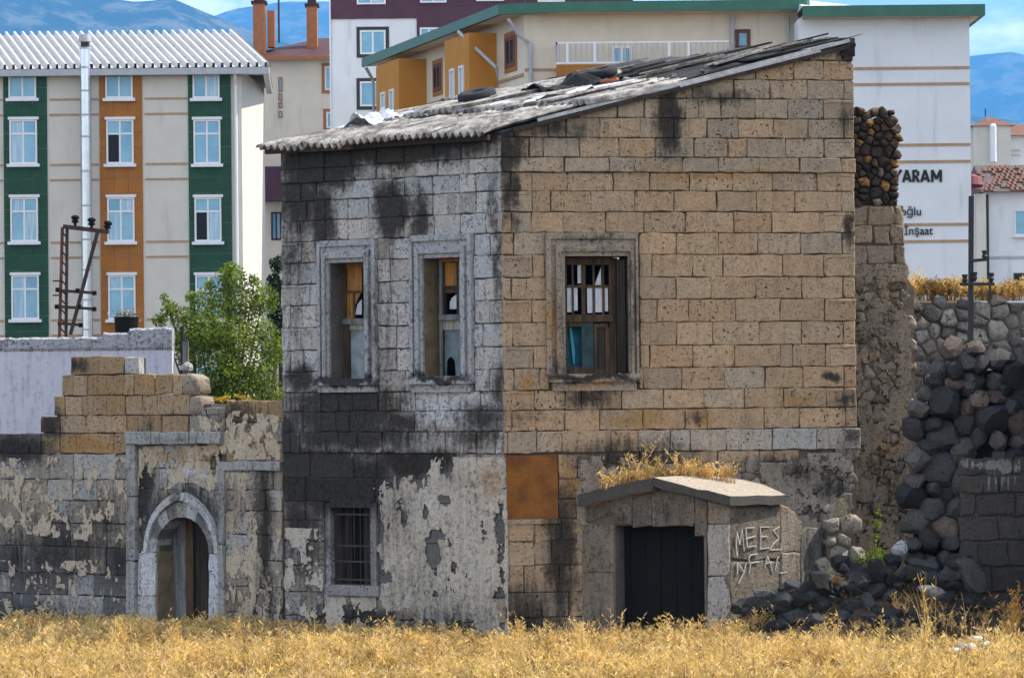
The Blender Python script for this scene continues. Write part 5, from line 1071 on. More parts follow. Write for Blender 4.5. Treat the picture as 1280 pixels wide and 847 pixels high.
def lettering(txt, x_end, y_base, h_px, squeeze, off):
    cu_ = bpy.data.curves.new('lettering', 'FONT'); cu_.body = txt; cu_.size = 1.0; cu_.offset = off; cu_.extrude = .03; cu_.align_x = 'RIGHT'; cu_.materials.append(M_LETTER)
    tmp = bpy.data.objects.new('lettering_outline', cu_); COL.objects.link(tmp); bpy.context.view_layer.update()
    me_ = bpy.data.meshes.new_from_object(tmp.evaluated_get(bpy.context.evaluated_depsgraph_get())); bpy.data.objects.remove(tmp); o = bpy.data.objects.new('lettering', me_); COL.objects.link(o); o.parent = wg; o.matrix_parent_inverse = Matrix.Translation(-Vector(wg.location))
    s = h_px / ppm(YW) / .70; o.scale = (s * squeeze, s, s); o.rotation_euler = (math.pi / 2, 0, 0); o.location = (wu(x_end, y_base), YW - .035, wz(y_base, x_end))
LT = {'Y': [((0, 1), (.5, .5)), ((1, 1), (.5, .5)), ((.5, .52), (.5, 0))], 'A': [((.02, 0), (.5, 1)), ((.98, 0), (.5, 1)), ((.2, .28), (.8, .28))], 'R': [((.1, 0), (.1, 1)), ((.1, .92), (.7, .92)), ((.82, .9), (.82, .52)), ((.1, .46), (.72, .46)), ((.45, .46), (.92, 0))], 'M': [((.06, 0), (.06, 1)), ((.94, 0), (.94, 1)), ((.06, 1), (.5, .25)), ((.94, 1), (.5, .25))]}
for i_, ch_ in enumerate('YARAM'):
    xa = (1114.5, 1127.5, 1140, 1150, 1163)[i_]; xb = (1128, 1139.5, 1150, 1162.5, 1178)[i_]; r_ = rect(WW, xa, 212.5, xb, 227.5); mb = MB(); bwid = .036
    for k_, (a, b) in enumerate(LT[ch_]):
        a = (r_[0] + (r_[2] - r_[0]) * (.1 + .8 * a[0]), r_[1] + (r_[3] - r_[1]) * a[1]); b = (r_[0] + (r_[2] - r_[0]) * (.1 + .8 * b[0]), r_[1] + (r_[3] - r_[1]) * b[1]); L = math.hypot(b[0] - a[0], b[1] - a[1]); nx_, nz_ = -(b[1] - a[1]) / L * bwid, (b[0] - a[0]) / L * bwid
        mb.prism(WW, [(a[0] - nx_, a[1] - nz_), (b[0] - nx_, b[1] - nz_), (b[0] + nx_, b[1] + nz_), (a[0] + nx_, a[1] + nz_)], .002, .03 + .002 * k_)
    mb.build('letter', M_LETTER, wg)
lettering('oğlu', 1152, 269, 10.5, .95, .006); lettering('İnşaat', 1166, 293, 10.5, .92, .006)

# small houses at the street's far end
YH = 190.0; WH = Plane((0, YH), 0.0); hu = lambda x, y=250: WH.uv(x, y)[0]; hz = lambda y, x=1255: WH.uv(x, y)[1]
M_TILE = plain('old_tile_roof', (.16, .075, .05), .85, .45, 3, .2, dirt=.4); M_TILED = plain('dark_tile_roof', (.10, .08, .07), .85, .6, 4, .2, dirt=.5)
h1 = thing('white_house', 'blue white rendered house with dark tiled roof past the lettered wing', 'building', (hu(1280), YH, 0))
mb = MB(); mb.box(hu(1231), hu(1420), YH, YH + 9, -.3, hz(240)); mb.build('wall', M_WHITE, h1)
mb = MB(); mb.ext([(hu(1226), YH - .5, hz(240)), (hu(1425), YH - .5, hz(240)), (hu(1425), YH + 9.5, hz(240)), (hu(1226), YH + 9.5, hz(240)), (hu(1232), YH + 4.5, hz(200)), (hu(1400), YH + 4.5, hz(200))], [(0, 1, 5, 4), (1, 2, 5), (2, 3, 4, 5), (3, 0, 4), (3, 2, 1, 0)]); h1r = mb.build('roof', M_TILED, h1)
tm = MB(); tl = .40; tm.hexa([(-.1, -.22, 0), (.1, -.22, 0), (.07, -.22, .08), (-.07, -.22, .08)], [(-.1, .22, .03), (.1, .22, .03), (.07, .22, .11), (-.07, .22, .11)])
tm1 = mesh('roof_tile', tm.v, tm.f, M_TILE)
for j in range(9):
    for i in range(13):
        if random.random() < .25: continue
        f = (j + .3) / 9.6; o = link('roof_tile', tm1, h1r); x = hu(1232) + i * .27 + (j % 2) * .12; o.location = (x, YH - .4 + 4.8 * f, hz(240) + (hz(200) - hz(240)) * f + .03); o.rotation_euler = (math.atan2(hz(200) - hz(240), 4.8), 0, 0)
bwin(WH, (1268, 262, 1296, 294), h1, (1.0,), 2, glass=M_GLASS, head=False); bwin(WH, (1267, 341, 1300, 360), h1, (1.0,), 2, frame=M_IRON, glass=M_GDARK, sill_=False, head=False)
mb = MB(); mb.box(hu(1230), hu(1420), YH - .06, YH, hz(323), hz(320)); mb.build('trim_line', M_GREYM, h1); mb = MB(); mb.tube([(hu(1234), YH - .1, hz(243)), (hu(1234), YH - .1, 0)], .06, 6); mb.build('downpipe', M_IRON, h1)
mb = MB(); mb.box(hu(1217), hu(1229), YH - 1, YH, -.3, hz(243)); mb.build('side_wall', M_CREAM, h1)
mb = MB(); mb.tube([(hu(1212), YH - 1.2, hz(238)), (hu(1212), YH - 1.2, hz(232)), (hu(1213), YH - 1.2, hz(222)), (hu(1214), YH - 1.2, hz(219))], [.62, .60, .42, .05], 14); mb.build('awning', plain('maroon_awning', (.20, .055, .06), .7, .1), h1)
Y2 = 225.0; W2 = Plane((0, Y2), 0.0); u2 = lambda x, y=180: W2.uv(x, y)[0]; z2 = lambda y, x=1255: W2.uv(x, y)[1]
h2 = thing('tiled_house', 'low white house with red tiled roof and white flue below the hills', 'building', (u2(1270), Y2, 0))
mb = MB(); mb.box(u2(1216), u2(1420), Y2, Y2 + 8, -.3, z2(170)); mb.build('wall', M_WHITE, h2)
mb = MB(); mb.ext([(u2(1210), Y2 - .5, z2(170)), (u2(1430), Y2 - .5, z2(170)), (u2(1430), Y2 + 8.5, z2(170)), (u2(1210), Y2 + 8.5, z2(170)), (u2(1262), Y2 + 4, z2(150)), (u2(1400), Y2 + 4, z2(150))], [(0, 1, 5, 4), (1, 2, 5), (2, 3, 4, 5), (3, 0, 4), (3, 2, 1, 0)]); mb.build('roof', M_TILE, h2)
mb = MB(); mb.ext([(u2(1206), Y2 - 3, z2(161)), (u2(1262), Y2 - 3, z2(161)), (u2(1255), Y2 + 1, z2(161)), (u2(1206), Y2 + 1, z2(161)), (u2(1235), Y2 - 1, z2(147))], [(0, 1, 4), (1, 2, 4), (2, 3, 4), (3, 0, 4), (3, 2, 1, 0)]); mb.build('porch_roof', M_TILE, h2)
mb = MB(); mb.box(u2(1210), u2(1256), Y2 - 2.8, Y2 + .5, -.3, z2(161)); mb.build('porch_wall', M_CREAM, h2)
mb = MB(); mb.tube([(u2(1233), Y2 - 3.2, z2(206)), (u2(1233), Y2 - 3.2, z2(162)), (u2(1233), Y2 - 3.2, z2(159))], [.2, .2, .1], 12); mb.build('flue', M_FRAME, h2)
mb = MB(); mb.bar((u2(1246), Y2 - .1, z2(188)), (u2(1275), Y2 - .1, z2(188)), .06); mb.bar((u2(1246), Y2 - .1, z2(194)), (u2(1275), Y2 - .1, z2(194)), .05); mb.build('railing', M_GREYM, h2)
mb = MB(); mb.tube([(u2(1229.5), Y2 - 1, z2(147)), (u2(1229.5), Y2 - 1, z2(137))], .04, 5); mb.build('mast', M_IRON, h2)

# white plastered yard wall behind the garden wall
YY = 60.5; WY = Plane((0, YY), 0.0); yu = lambda x, y=450: WY.uv(x, y)[0]; yz = lambda y, x=110: WY.uv(x, y)[1]
yw = thing('plastered_wall', 'lavender white plastered yard wall with a crumbling top', 'wall', (yu(70), YY, 0))
M_LAV = wall_mat('lavender_plaster', WY, [(60, 432, 3, 12, .5)], [], [], obj=False, base=(.56, .55, .61), dirt=.10, pits=.12, vary=.35, rough_b=.008)
M_LAVR = wall_mat('crumbled_render', WY, [(100, 416, 60, 4, .5), (200, 436, 14, 6, .5)], [], [], obj=False, base=(.54, .53, .565), dirt=.75, pits=1.0, vary=.7, rough_b=.05)
mb = MB(); mb.wbox(WY, yu(-90), yu(215), -.3, yz(436), -.4, 0); mb.build('wall_body', M_LAV, yw)
V = []; F = []; nn = 150; a, b = yu(-90), yu(215.5)
prof = lambda x: 421 - (5 if x > 128 else 0) - (5.5 if x > 162 else 0) - max(0, x - 190) * .02
for i in range(nn + 1):
    u = a + (b - a) * i / nn; px_ = -90 + 305 * i / nn; zt = yz(prof(px_)) + .016 * noise.noise(Vector((u * 9, 0, 0))) + .02 * noise.noise(Vector((u * 3, 4, 0)))
    zm = yz(436) + .0; V += [WY.P(u, zm - .03, .004), WY.P(u, zm + .02, .03 + .015 * noise.noise(Vector((u * 7, 1, 0)))), WY.P(u, zt - .03, .035 + .02 * noise.noise(Vector((u * 6, 2, 0)))), WY.P(u, zt, .0), WY.P(u, zt - .01, -.4), WY.P(u, zm - .03, -.4)]
for i in range(nn): F += [(i * 6 + k, (i + 1) * 6 + k, (i + 1) * 6 + k + 1, i * 6 + k + 1) for k in range(5)]
F += [tuple(range(5, -1, -1)), tuple(nn * 6 + k for k in range(6))]; add('wall_cap', V, F, M_LAVR, yw)
sb = thing('flower_tub', 'dark tub of dried flowers standing behind the plastered wall', 'planter', tuple(at(158, 415, YY + .9)))
mb = MB(); mb.tube([at(158, 440, YY + .9), at(158, 400, YY + .9), at(158, 396, YY + .9)], [.17, .20, .21], 14); mb.build('tub', M_BLACK, sb)
V = []; F = []
M_DRYF = plain('dry_flowers', (.34, .29, .22), .9, .4, 20)
for i in range(260):
    c = at(158 + random.gauss(0, 8), 395 + random.gauss(0, 3.5), YY + .9) + Vector((0, random.gauss(0, .07), 0)); d1 = Vector((random.gauss(0, 1), random.gauss(0, 1), random.gauss(0, 1))).normalized() * .022; d2 = d1.cross(Vector((random.gauss(0, 1), random.gauss(0, 1), random.gauss(0, 1)))).normalized() * .018; k = len(V); V += [c - d1, c + d2, c + d1, c - d2]; F.append((k, k + 1, k + 2, k + 3))
add('flowers', V, F, M_DRYF, sb)
gp = thing('wooden_post', 'dark weathered post with a stone base behind the stepped garden wall', 'post', tuple(at(228, 465, 58.5)))
mb = MB(); mb.bar(at(227.5, 408, 58.5), at(228, 470, 58.5), .055); mb.build('post_upper', M_DARKW, gp); mb = MB(); mb.bar(at(232, 427, 58.45), at(232, 470, 58.45), .09); mb.build('post_board', M_GREYW, gp)
o = link('base_stone', rock_mesh('base_stone', .12, .1, .09, M_PW, 33), gp, (.40, .38, .35, 1)); o.matrix_parent_inverse = Matrix.Identity(4); o.location = at(234, 459, 58.3) - Vector(gp.location)
# lattice power pole
YL = 74.0; lp = thing('lattice_pole', 'rusty lattice steel power pole with crossarms and three insulators', 'pole', tuple(at(85, 415, YL) - Vector((0, 0, 2.2))))
M_RSTEEL = plain('rusty_steel', (.055, .032, .025), .8, .4, 8); M_RSTEEL2 = plain('red_rust_steel', (.12, .05, .03), .8, .4, 8)
P_ = lambda x, y, dy=0.0: at(x, y, YL + dy)
for a, b, m_ in (((78, 284), (73, 470), M_RSTEEL2), ((84, 284), (82, 470), M_RSTEEL)):
    mb = MB(); mb.bar(P_(*a), P_(*b), .06); mb.build('rail', m_, lp)
for i in range(12): f = i / 12; y = 290 + i * 12; mb = MB(); mb.bar(P_(78 - f * 3, y, -.02), P_(84 - f, y + 8, -.02), .03); mb.build('lattice_bar', M_RSTEEL, lp)
for a, b, wd in (((79, 283), (136, 290), .085), ((122, 290), (88, 418), .07), ((72, 363), (118, 366), .06), ((71, 383), (118, 386), .06), ((72, 404), (101, 406), .06), ((66, 351), (76, 351), .03), ((66, 369), (74, 369), .03)): mb = MB(); mb.bar(P_(*a, -.06), P_(*b, -.06), wd); mb.build('crossarm', M_RSTEEL, lp)
for x, y, tx in ((94, 282, 0), (114.5, 285, 0), (133, 289, 3)):
    pts = [P_(x + tx * k / 14.0, y - k, -.06) for k in (0, 3, 4, 6, 7, 9, 11, 13)]; mb = MB(); mb.tube(pts, [.03, .03, .07, .075, .045, .085, .085, .04], 10); mb.build('insulator', M_BLACK, lp)
for x, y in ((118, 366), (118, 386), (101, 406), (97, 363), (99, 383), (72, 362), (71, 383)): mb = MB(); mb.tube([P_(x, y + 3, -.06), P_(x, y - 2.5, -.06)], .045, 8); mb.build('insulator', M_BLACK, lp)

# ------------------------------------------------------------------ hills
M_HILL = NT('hill_scrub'); _p = M_HILL.pos(); _a = M_HILL.noise(_p, .008, 8, .62); _b = M_HILL.noise(_p, .034, 5, .65)
_c = M_HILL.mix(M_HILL.rng(_a, .46, .58), (.012, .022, .012), (.11, .10, .065)); _c = M_HILL.mix(M_HILL.rng(_b, .5, .62, 0, .7), _c, (.018, .028, .011)); M_HILL = M_HILL.done(_c, .95, .1)
def hill(name, Y, prof, label, depth, seed):
    """prof: (photo x, photo y) of the skyline; the slope runs down towards the town"""
    xs_ = np.linspace(-900, 2200, 190); py_ = np.interp(xs_, [p[0] for p in prof], [p[1] for p in prof]); ny = 46; V = []; F = []
    for j in range(ny + 1):
        f = j / ny
        for i, x in enumerate(xs_):
            P = at(x, py_[i], Y); H = P.z; yy = Y - depth * (1 - f); X = P.x
            r_ = 1 - abs(noise.fractal(Vector((X / 1060 + seed, yy / 860, 0)), 1.0, 2.1, 6)) * 1.7
            h = H * (f ** 1.25) * (1 - (1 - f) * .75 * (1 - max(0, r_))) + 28 * noise.fractal(Vector((X / 265, yy / 265, seed)), 1.0, 2.1, 4) * min(1, f * 3) * (1 if f < .97 else .35)
            V.append((X, yy, h if j else -4))
    m = len(xs_); F = [(j * m + i, j * m + i + 1, (j + 1) * m + i + 1, (j + 1) * m + i) for j in range(ny) for i in range(m - 1)]
    b = len(V); V += [(V[ny * m + i][0], Y + 1500, -4) for i in range(m)]; F += [(ny * m + i, ny * m + i + 1, b + i + 1, b + i) for i in range(m - 1)]
    tag(add(name, V, F, M_HILL, smooth=True), label, 'hill', kind='structure')
hill('mountain', 8600, [(-900, 60), (-200, -30), (0, -14), (110, -4), (170, 4), (215, 0), (240, 10), (275, 24), (330, 48), (420, 80), (700, 140), (1100, 150), (1210, 148), (1290, 158), (2200, 200)], 'scrubby blue mountain slope above the apartment roof', 3900, 1.3)
hill('mountain', 14500, [(-900, 40), (0, 20), (255, 24), (285, 13), (315, 8), (345, 2), (420, 4), (700, 40), (1100, 78), (1190, 76), (1218, 70), (1245, 66), (1262, 64), (1300, 71), (2200, 30)], 'hazy far mountain ridge behind the town', 5000, 7.7)
# the air between: hazy depth over the valley
hzm = bpy.data.materials.new('haze_air'); hzm.use_nodes = True; hn = hzm.node_tree; hn.nodes.clear(); ho = hn.nodes.new('ShaderNodeOutputMaterial'); pv = hn.nodes.new('ShaderNodeVolumePrincipled')
pv.inputs['Color'].default_value = (.13, .47, 1.0, 1); pv.inputs['Density'].default_value = 0.000085; pv.inputs['Anisotropy'].default_value = 0.0; hn.links.new(pv.outputs[0], ho.inputs['Volume'])
mb = MB(); mb.box(-20500, 20500, -330, 16600, -6, 1720); tag(mb.build('haze', hzm), 'pale blue haze in the air over the valley', 'haze', kind='stuff')
# ------------------------------------------------------------------ vegetation
def leafmat(name, c0, c1, trans=.45):
    t = NT(name); P = t.pos(); n = t.noise(P, 3.0, 3, .6); a, rnd = t.ocol(); g = t.n.new('ShaderNodeNewGeometry'); c = t.mix(t.rng(g.outputs['Random Per Island'], 0, 1, 0, 1, False), c0, c1); c = t.gain(c, t.rng(n, .3, .7, .55, 1.25)); n2 = t.noise(P, .7, 3, .6); c = t.mix(t.rng(n2, .5, .7, 0, .35), c, t.mix(1.0, c, (.75, .55, .4), 'MULTIPLY'))
    t.done(c, .6, .3); tr = t.n.new('ShaderNodeBsdfTranslucent'); t.put(tr.inputs['Color'], t.mix(1.0, c, (1.1, 1.15, .6), 'MULTIPLY')); mx = t.n.new('ShaderNodeMixShader'); mx.inputs[0].default_value = trans
    t.t.links.new(t.b.outputs[0], mx.inputs[1]); t.t.links.new(tr.outputs[0], mx.inputs[2]); t.t.links.new(mx.outputs[0], t.out.inputs['Surface']); return t.m
M_LEAF = leafmat('green_leaf', (.05, .10, .010), (.27, .33, .045), .48); M_IVY = leafmat('dark_leaf', (.012, .03, .010), (.03, .055, .018), .2)
M_DRY = leafmat('dry_grass', (.52, .31, .11), (.90, .66, .35), .45); M_DRY2 = leafmat('rust_weed', (.26, .13, .035), (.42, .25, .08), .3); M_YEL = leafmat('yellow_flower', (.50, .30, .03), (.55, .40, .06), .3)
M_BARK = wood('bark', (.10, .075, .05), (.05, .035, .025))
def leaf_cloud(centers, sizes, n, ls, squash=1.0):
    """n leaf faces in clumps, as arrays"""
    c = np.array([tuple(x) for x in centers]); s = np.array(sizes); w_ = s ** 2 / (s ** 2).sum(); k = rng.choice(len(c), n, p=w_)
    d = rng.normal(size=(n, 3)); d /= np.linalg.norm(d, axis=1)[:, None]; r_ = rng.random(n) ** .45; P = c[k] + d * (s[k] * r_)[:, None] * np.array([1, 1, squash])
    a = rng.normal(size=(n, 3)); a /= np.linalg.norm(a, axis=1)[:, None]; b = np.cross(a, rng.normal(size=(n, 3))); b /= np.linalg.norm(b, axis=1)[:, None]
    L = (ls * rng.uniform(.6, 1.3, n))[:, None]; V = np.stack([P - a * L, P + b * L * .5, P + a * L, P - b * L * .5], 1).reshape(-1, 3)
    return V, np.arange(4 * n).reshape(-1, 4)
def np_mesh(name, V, F, mat):
    me = bpy.data.meshes.new(name); V = np.asarray(V, np.float32); F = np.asarray(F, np.int32); nf, k = F.shape
    me.vertices.add(len(V)); me.vertices.foreach_set('co', V.ravel()); me.loops.add(nf * k); me.loops.foreach_set('vertex_index', F.ravel()); me.polygons.add(nf); me.polygons.foreach_set('loop_start', np.arange(nf) * k); me.polygons.foreach_set('loop_total', np.full(nf, k)); me.update(calc_edges=True); me.materials.append(mat); return me
def tree(name, label, base, Y, clumps, n, ls, leaf, limb=True):
    """clumps: (photo x, y, radius px, depth offset)"""
    b = at(base[0], base[1], Y); b.z = 0; tr = thing(name, label, 'tree', tuple(b)); k = 1 / ppm(Y); cs = [at(x, y, Y + dy) for x, y, r_, dy in clumps]; rs = [r_ * k for x, y, r_, dy in clumps]
    fork = b + Vector((0, 0, 1.2)); mb = MB(); mb.tube([b - Vector((0, 0, .1)), b + Vector((.03, 0, .6)), fork], [.09, .075, .065], 8); mb.build('trunk', M_BARK, tr)
    for c in cs:
        m_ = fork.lerp(c, .55) + Vector((random.gauss(0, .06), random.gauss(0, .06), .1)); mb = MB(); mb.tube([fork, m_, c], [.045, .025, .008], 6); mb.build('limb', M_BARK, tr)
    V, F = leaf_cloud(cs, rs, n, ls); link('crown', np_mesh('crown', V, F, leaf), tr)
tc_ = [(290, 350, 22, .2), (288, 335, 10, .1), (262, 380, 24, 0), (300, 385, 28, .2), (328, 375, 22, .3), (232, 400, 20, -.2), (212, 385, 12, -.2), (200, 400, 10, -.1), (255, 415, 28, -.3), (290, 425, 32, -.3), (325, 420, 26, 0), (240, 440, 24, -.3), (275, 460, 32, -.4), (320, 465, 28, -.2), (345, 440, 20, 0), (300, 490, 34, -.3), (262, 490, 24, -.3), (335, 495, 26, -.2), (205, 372, 6, -.1), (262, 356, 8, .1), (240, 372, 9, 0), (318, 350, 9, .2), (222, 425, 12, -.3)]
tree('leafy_tree', 'bright green leafy young tree behind the garden wall', (285, 520), 61.5, tc_, 19000, .031, M_LEAF)
tree('ivy_bush', 'dark ivy bush against the receding house corner', (345, 520), 63.0, [(348, 330, 12, 0), (342, 350, 9, 0), (350, 365, 16, .1), (348, 395, 14, 0), (352, 420, 14, .1), (340, 380, 8, 0)], 2600, .035, M_IVY)
V, F = leaf_cloud([at(255 + i * 7, 497 + random.gauss(0, 3), 57.3) for i in range(9)], [.07] * 9, 420, .022, .7); tag(link('marigold_row', np_mesh('marigold_row', V, F, M_YEL)), 'yellow flowers growing along the garden wall top', 'flowers', kind='stuff')

def blades(roots, heights, n_seg=3, width=.006, lean=.35, twig=0):
    """dry stalks: tapered ribbons, optional short side spikes"""
    V = []; F = []
    for (x, y, z), h in zip(roots, heights):
        a = random.uniform(0, 6.283); l = abs(random.gauss(0, lean)) * h; dx, dy = math.cos(a) * l, math.sin(a) * l; wa = random.uniform(0, 6.283); wx, wy = math.cos(wa) * width, math.sin(wa) * width; k0 = len(V); pts = []
        for j in range(n_seg + 1):
            f = j / n_seg; p = (x + dx * f * f, y + dy * f * f, z + h * f * (1 - .25 * l / h * f)); tw = 1 - .75 * f; pts.append(p); V += [(p[0] - wx * tw, p[1] - wy * tw, p[2]), (p[0] + wx * tw, p[1] + wy * tw, p[2])]
        F += [(k0 + 2 * j, k0 + 2 * j + 1, k0 + 2 * j + 3, k0 + 2 * j + 2) for j in range(n_seg)]
        for _ in range(twig):
            f = random.uniform(.35, 1.0); j = min(n_seg - 1, int(f * n_seg)); g = f * n_seg - j; p = [pts[j][q] + (pts[j + 1][q] - pts[j][q]) * g for q in range(3)]; b = random.uniform(0, 6.283); tl_ = random.uniform(.035, .095); e = (p[0] + math.cos(b) * tl_ * .8, p[1] + math.sin(b) * tl_ * .8, p[2] + tl_ * random.uniform(.2, 1.0)); s_ = random.uniform(.006, .012); k1 = len(V)
            V += [tuple(p), ((p[0] + e[0]) / 2 + wy * .9, (p[1] + e[1]) / 2 - wx * .9, (p[2] + e[2]) / 2 + s_), e, ((p[0] + e[0]) / 2 - wy * .9, (p[1] + e[1]) / 2 + wx * .9, (p[2] + e[2]) / 2 - s_)]; F.append((k1, k1 + 1, k1 + 2, k1 + 3))
    return V, F
def wall_front(x):                            # nearest wall face at this x, for keeping the grass outside
    best = 60.0
    for W_ in (WR, WL, WG):
        u = (x - W_.p0.x) / W_.d.x; 
        if (W_ is WR and 0 <= u <= 7) or (W_ is WL and UL_END <= u <= 0) or (W_ is WG and u < UL_END): best = min(best, W_.P(u, 0)[1])
    if FLp.x < x < BKp.x: best = min(best, FLp.y + (x - FLp.x) * (FRp.y - FLp.y) / (FRp.x - FLp.x) if x < FRp.x else FRp.y + (x - FRp.x) * (BKp.y - FRp.y) / (BKp.x - FRp.x))
    if x > 5.4: best = min(best, 50.7)
    return best
roots = []; hs = []; tip = []
for _ in range(5200):                         # tufts of unequal height with thin places between them
    x = random.uniform(-7.6, 7.8); y = random.uniform(41.5, 55.5); wf = wall_front(x) - .06
    if y > wf: continue
    d = noise.fractal(Vector((x * .8, y * .8, 2)), 1.0, 2.0, 4); heap = math.exp(-((x - 5.1) / 1.9) ** 2 - ((y - 50.5) / 1.2) ** 2)
    if random.random() < heap * 1.25 or d < -.38: continue
    hh = random.choice([.08, .11, .15, .19, .24, .33]) * (1 + .9 * d) * (1.0 - .42 * min(1.0, max(0.0, (y - 45.5) / 3.0)))
    for _ in range(random.randint(4, 10)):
        xx, yy = x + random.gauss(0, .07), y + random.gauss(0, .07)
        if yy > wall_front(xx) - .04: continue
        roots.append((xx, yy, ground_z(xx, yy) - .01)); hs.append(max(.06, hh * random.uniform(.6, 1.25)))
V, F = blades(roots, hs, 3, .0072, .5, 5)
g_ = link('dry_grass', np_mesh('dry_grass', np.array(V), np.array(F), M_DRY)); tag(g_, 'golden dry grass covering the lot in front of the walls', 'grass', kind='stuff')
# low thatch between the tufts
rt2 = []
while len(rt2) < 9000:
    x = random.uniform(-7.6, 7.8); y = random.uniform(41.5, 52.5)
    if y < wall_front(x) - .05: rt2.append((x, y, ground_z(x, y) - .01))
V, F = blades(rt2, [random.uniform(.03, .10) for _ in rt2], 2, .009, 1.2, 2); tag(link('grass_thatch', np_mesh('grass_thatch', np.array(V), np.array(F), M_DRY2)), 'short rusty thatch between the grass tufts', 'grass', kind='stuff')
# taller single dry weeds
def weed(px, py, Y, h, n, mat, label, group, spread=.10, twig=9, z=None, cat='weed'):
    p = at(px, py, Y) if z is None else Vector((at(px, py, Y).x, Y, z)); rt_ = [(p.x + random.gauss(0, spread), p.y + random.gauss(0, spread * .6), p.z) for _ in range(n)]
    V, F = blades(rt_, [h * random.uniform(.55, 1.1) for _ in rt_], 4, .0055, .30, twig); tag(link('dry_weed', np_mesh('dry_weed', np.array(V), np.array(F), mat)), label, cat, group)
WHERE = lambda px: 'before the garden wall' if px < 352 else ('before the peeling plaster front' if px < 632 else ('before the tan front and porch' if px < 900 else 'before the rubble heap'))
for px in list(range(4, 880, 23)) + [1000, 1050, 1110, 1150, 1160, 1260]:
    Y = random.uniform(44.8, 49.2); x = at(px + random.uniform(-12, 12), 800, Y).x; weed(px + random.uniform(-12, 12), 800, Y, random.uniform(.32, .58), random.randint(6, 16), M_DRY, 'tall branching dry weed in the grass ' + WHERE(px), 'tall dry weeds ' + WHERE(px), .07, 12, ground_z(x, Y) - .02)
weed(1158, 800, 48.2, .95, 16, M_DRY, 'pale fan of long dry stalks before the rubble heap', None, .07, 2, .1); weed(1268, 800, 48.4, .75, 14, M_DRY2, 'rust coloured dry weed in front of the block pier', None, .05, 16, .1); weed(1200, 800, 48.6, .75, 7, M_DRY, 'few bent pale stalks leaning in front of the block pier', None, .07, 2, .1)
for px, py, Y in ((950, 735, 49.9), (1030, 720, 50.6), (1045, 716, 50.7), (900, 760, 49.6), (920, 770, 49.4), (870, 770, 49.7)): weed(px, py, Y, .34, 26, M_DRY, 'dried golden weed tuft beside the porch', 'dried weed tufts by the porch', .08, 6, ground_z(at(px, py, Y).x, Y) - .02)
# tufts on the porch roof, standing against the house front
def roof_y(px): return WR.P(WR.uv(px, 600)[0], 0)[1] - .22
def slab_z(p):                                # height of the porch roof under a point
    v = Vector((p.x, p.y, 0)) - FLp; A_ = Matrix(((WA.d.x, sdir.x), (WA.d.y, sdir.y))); ab = A_.inverted() @ Vector((v.x, v.y)); u = ab[0]
    return (le[1] + (ap[1] - le[1]) * (u - le[0]) / (ap[0] - le[0])) if u < ap[0] else (ap[1] + (re[1] - ap[1]) * (u - ap[0]) / (re[0] - ap[0]))
for px in (756, 768, 780, 790, 800, 812, 824, 836, 846, 858, 868, 878, 890, 902, 912):
    Y = roof_y(px) - random.uniform(0, .12); p = at(px, 600, Y); weed(px, 600, Y, random.uniform(.14, .34), 24, M_DRY, 'dry grass tuft growing on the porch roof', 'grass tufts on the porch roof', .07, 4, slab_z(p) - .03, 'grass')
for px, h in ((805, .62), (792, .45), (826, .40), (848, .42)): Y = roof_y(px) - .05; p = at(px, 600, Y); weed(px, 600, Y, h, 3, M_DRY, 'tall seeding stalk on the porch roof', 'tall stalks on the porch roof', .03, 26, slab_z(p) - .03)
# green plant at the corner and weeds on the field wall
V, F = leaf_cloud([at(1097, 655, 51.6), at(1094, 670, 51.6), at(1092, 685, 51.6), at(1098, 695, 51.6), at(1108, 700, 51.5), at(1080, 698, 51.5), at(1098, 640, 51.6)], [.07, .06, .09, .14, .14, .14, .05], 620, .026); o_ = thing('green_plant', 'green leafy plant between the broken stub and the boulders', 'plant', tuple(at(1096, 712, 51.6))); link('leaves', np_mesh('leaves', V, F, M_LEAF), o_)
mb = MB(); mb.tube([at(1096, 715, 51.6), at(1093, 680, 51.6), at(1097, 638, 51.6)], [.012, .009, .004], 5); mb.build('stem', M_BARK, o_)
V, F = leaf_cloud([at(1052, 628, 51.3), at(1058, 645, 51.3), at(1050, 640, 51.3)], [.07, .08, .05], 160, .02); tag(link('pale_creeper', np_mesh('pale_creeper', V, F, leafmat('pale_creeper', (.20, .20, .10), (.32, .30, .18)))), 'pale creeper over the broken stub of wall', 'plant')
for i in range(20):
    px = 1138 + i * 7.6 + random.uniform(-3, 3); weed(px, 376, YF + .15, random.uniform(.22, .45) * (1.15 if i < 9 else .85), 34, random.choice([M_DRY, M_DRY2, M_DRY]), 'dry yellow weed on top of the field stone wall', 'weeds along the field wall top', .10, 12)
V, F = leaf_cloud([at(1150 + i * 9, 362 + random.gauss(0, 5), YF + .4) for i in range(8)], [.16] * 8, 900, .03, .8); tag(link('low_bush', np_mesh('low_bush', V, F, M_DRY2)), 'low orange brown bush on the field stone wall', 'bush')

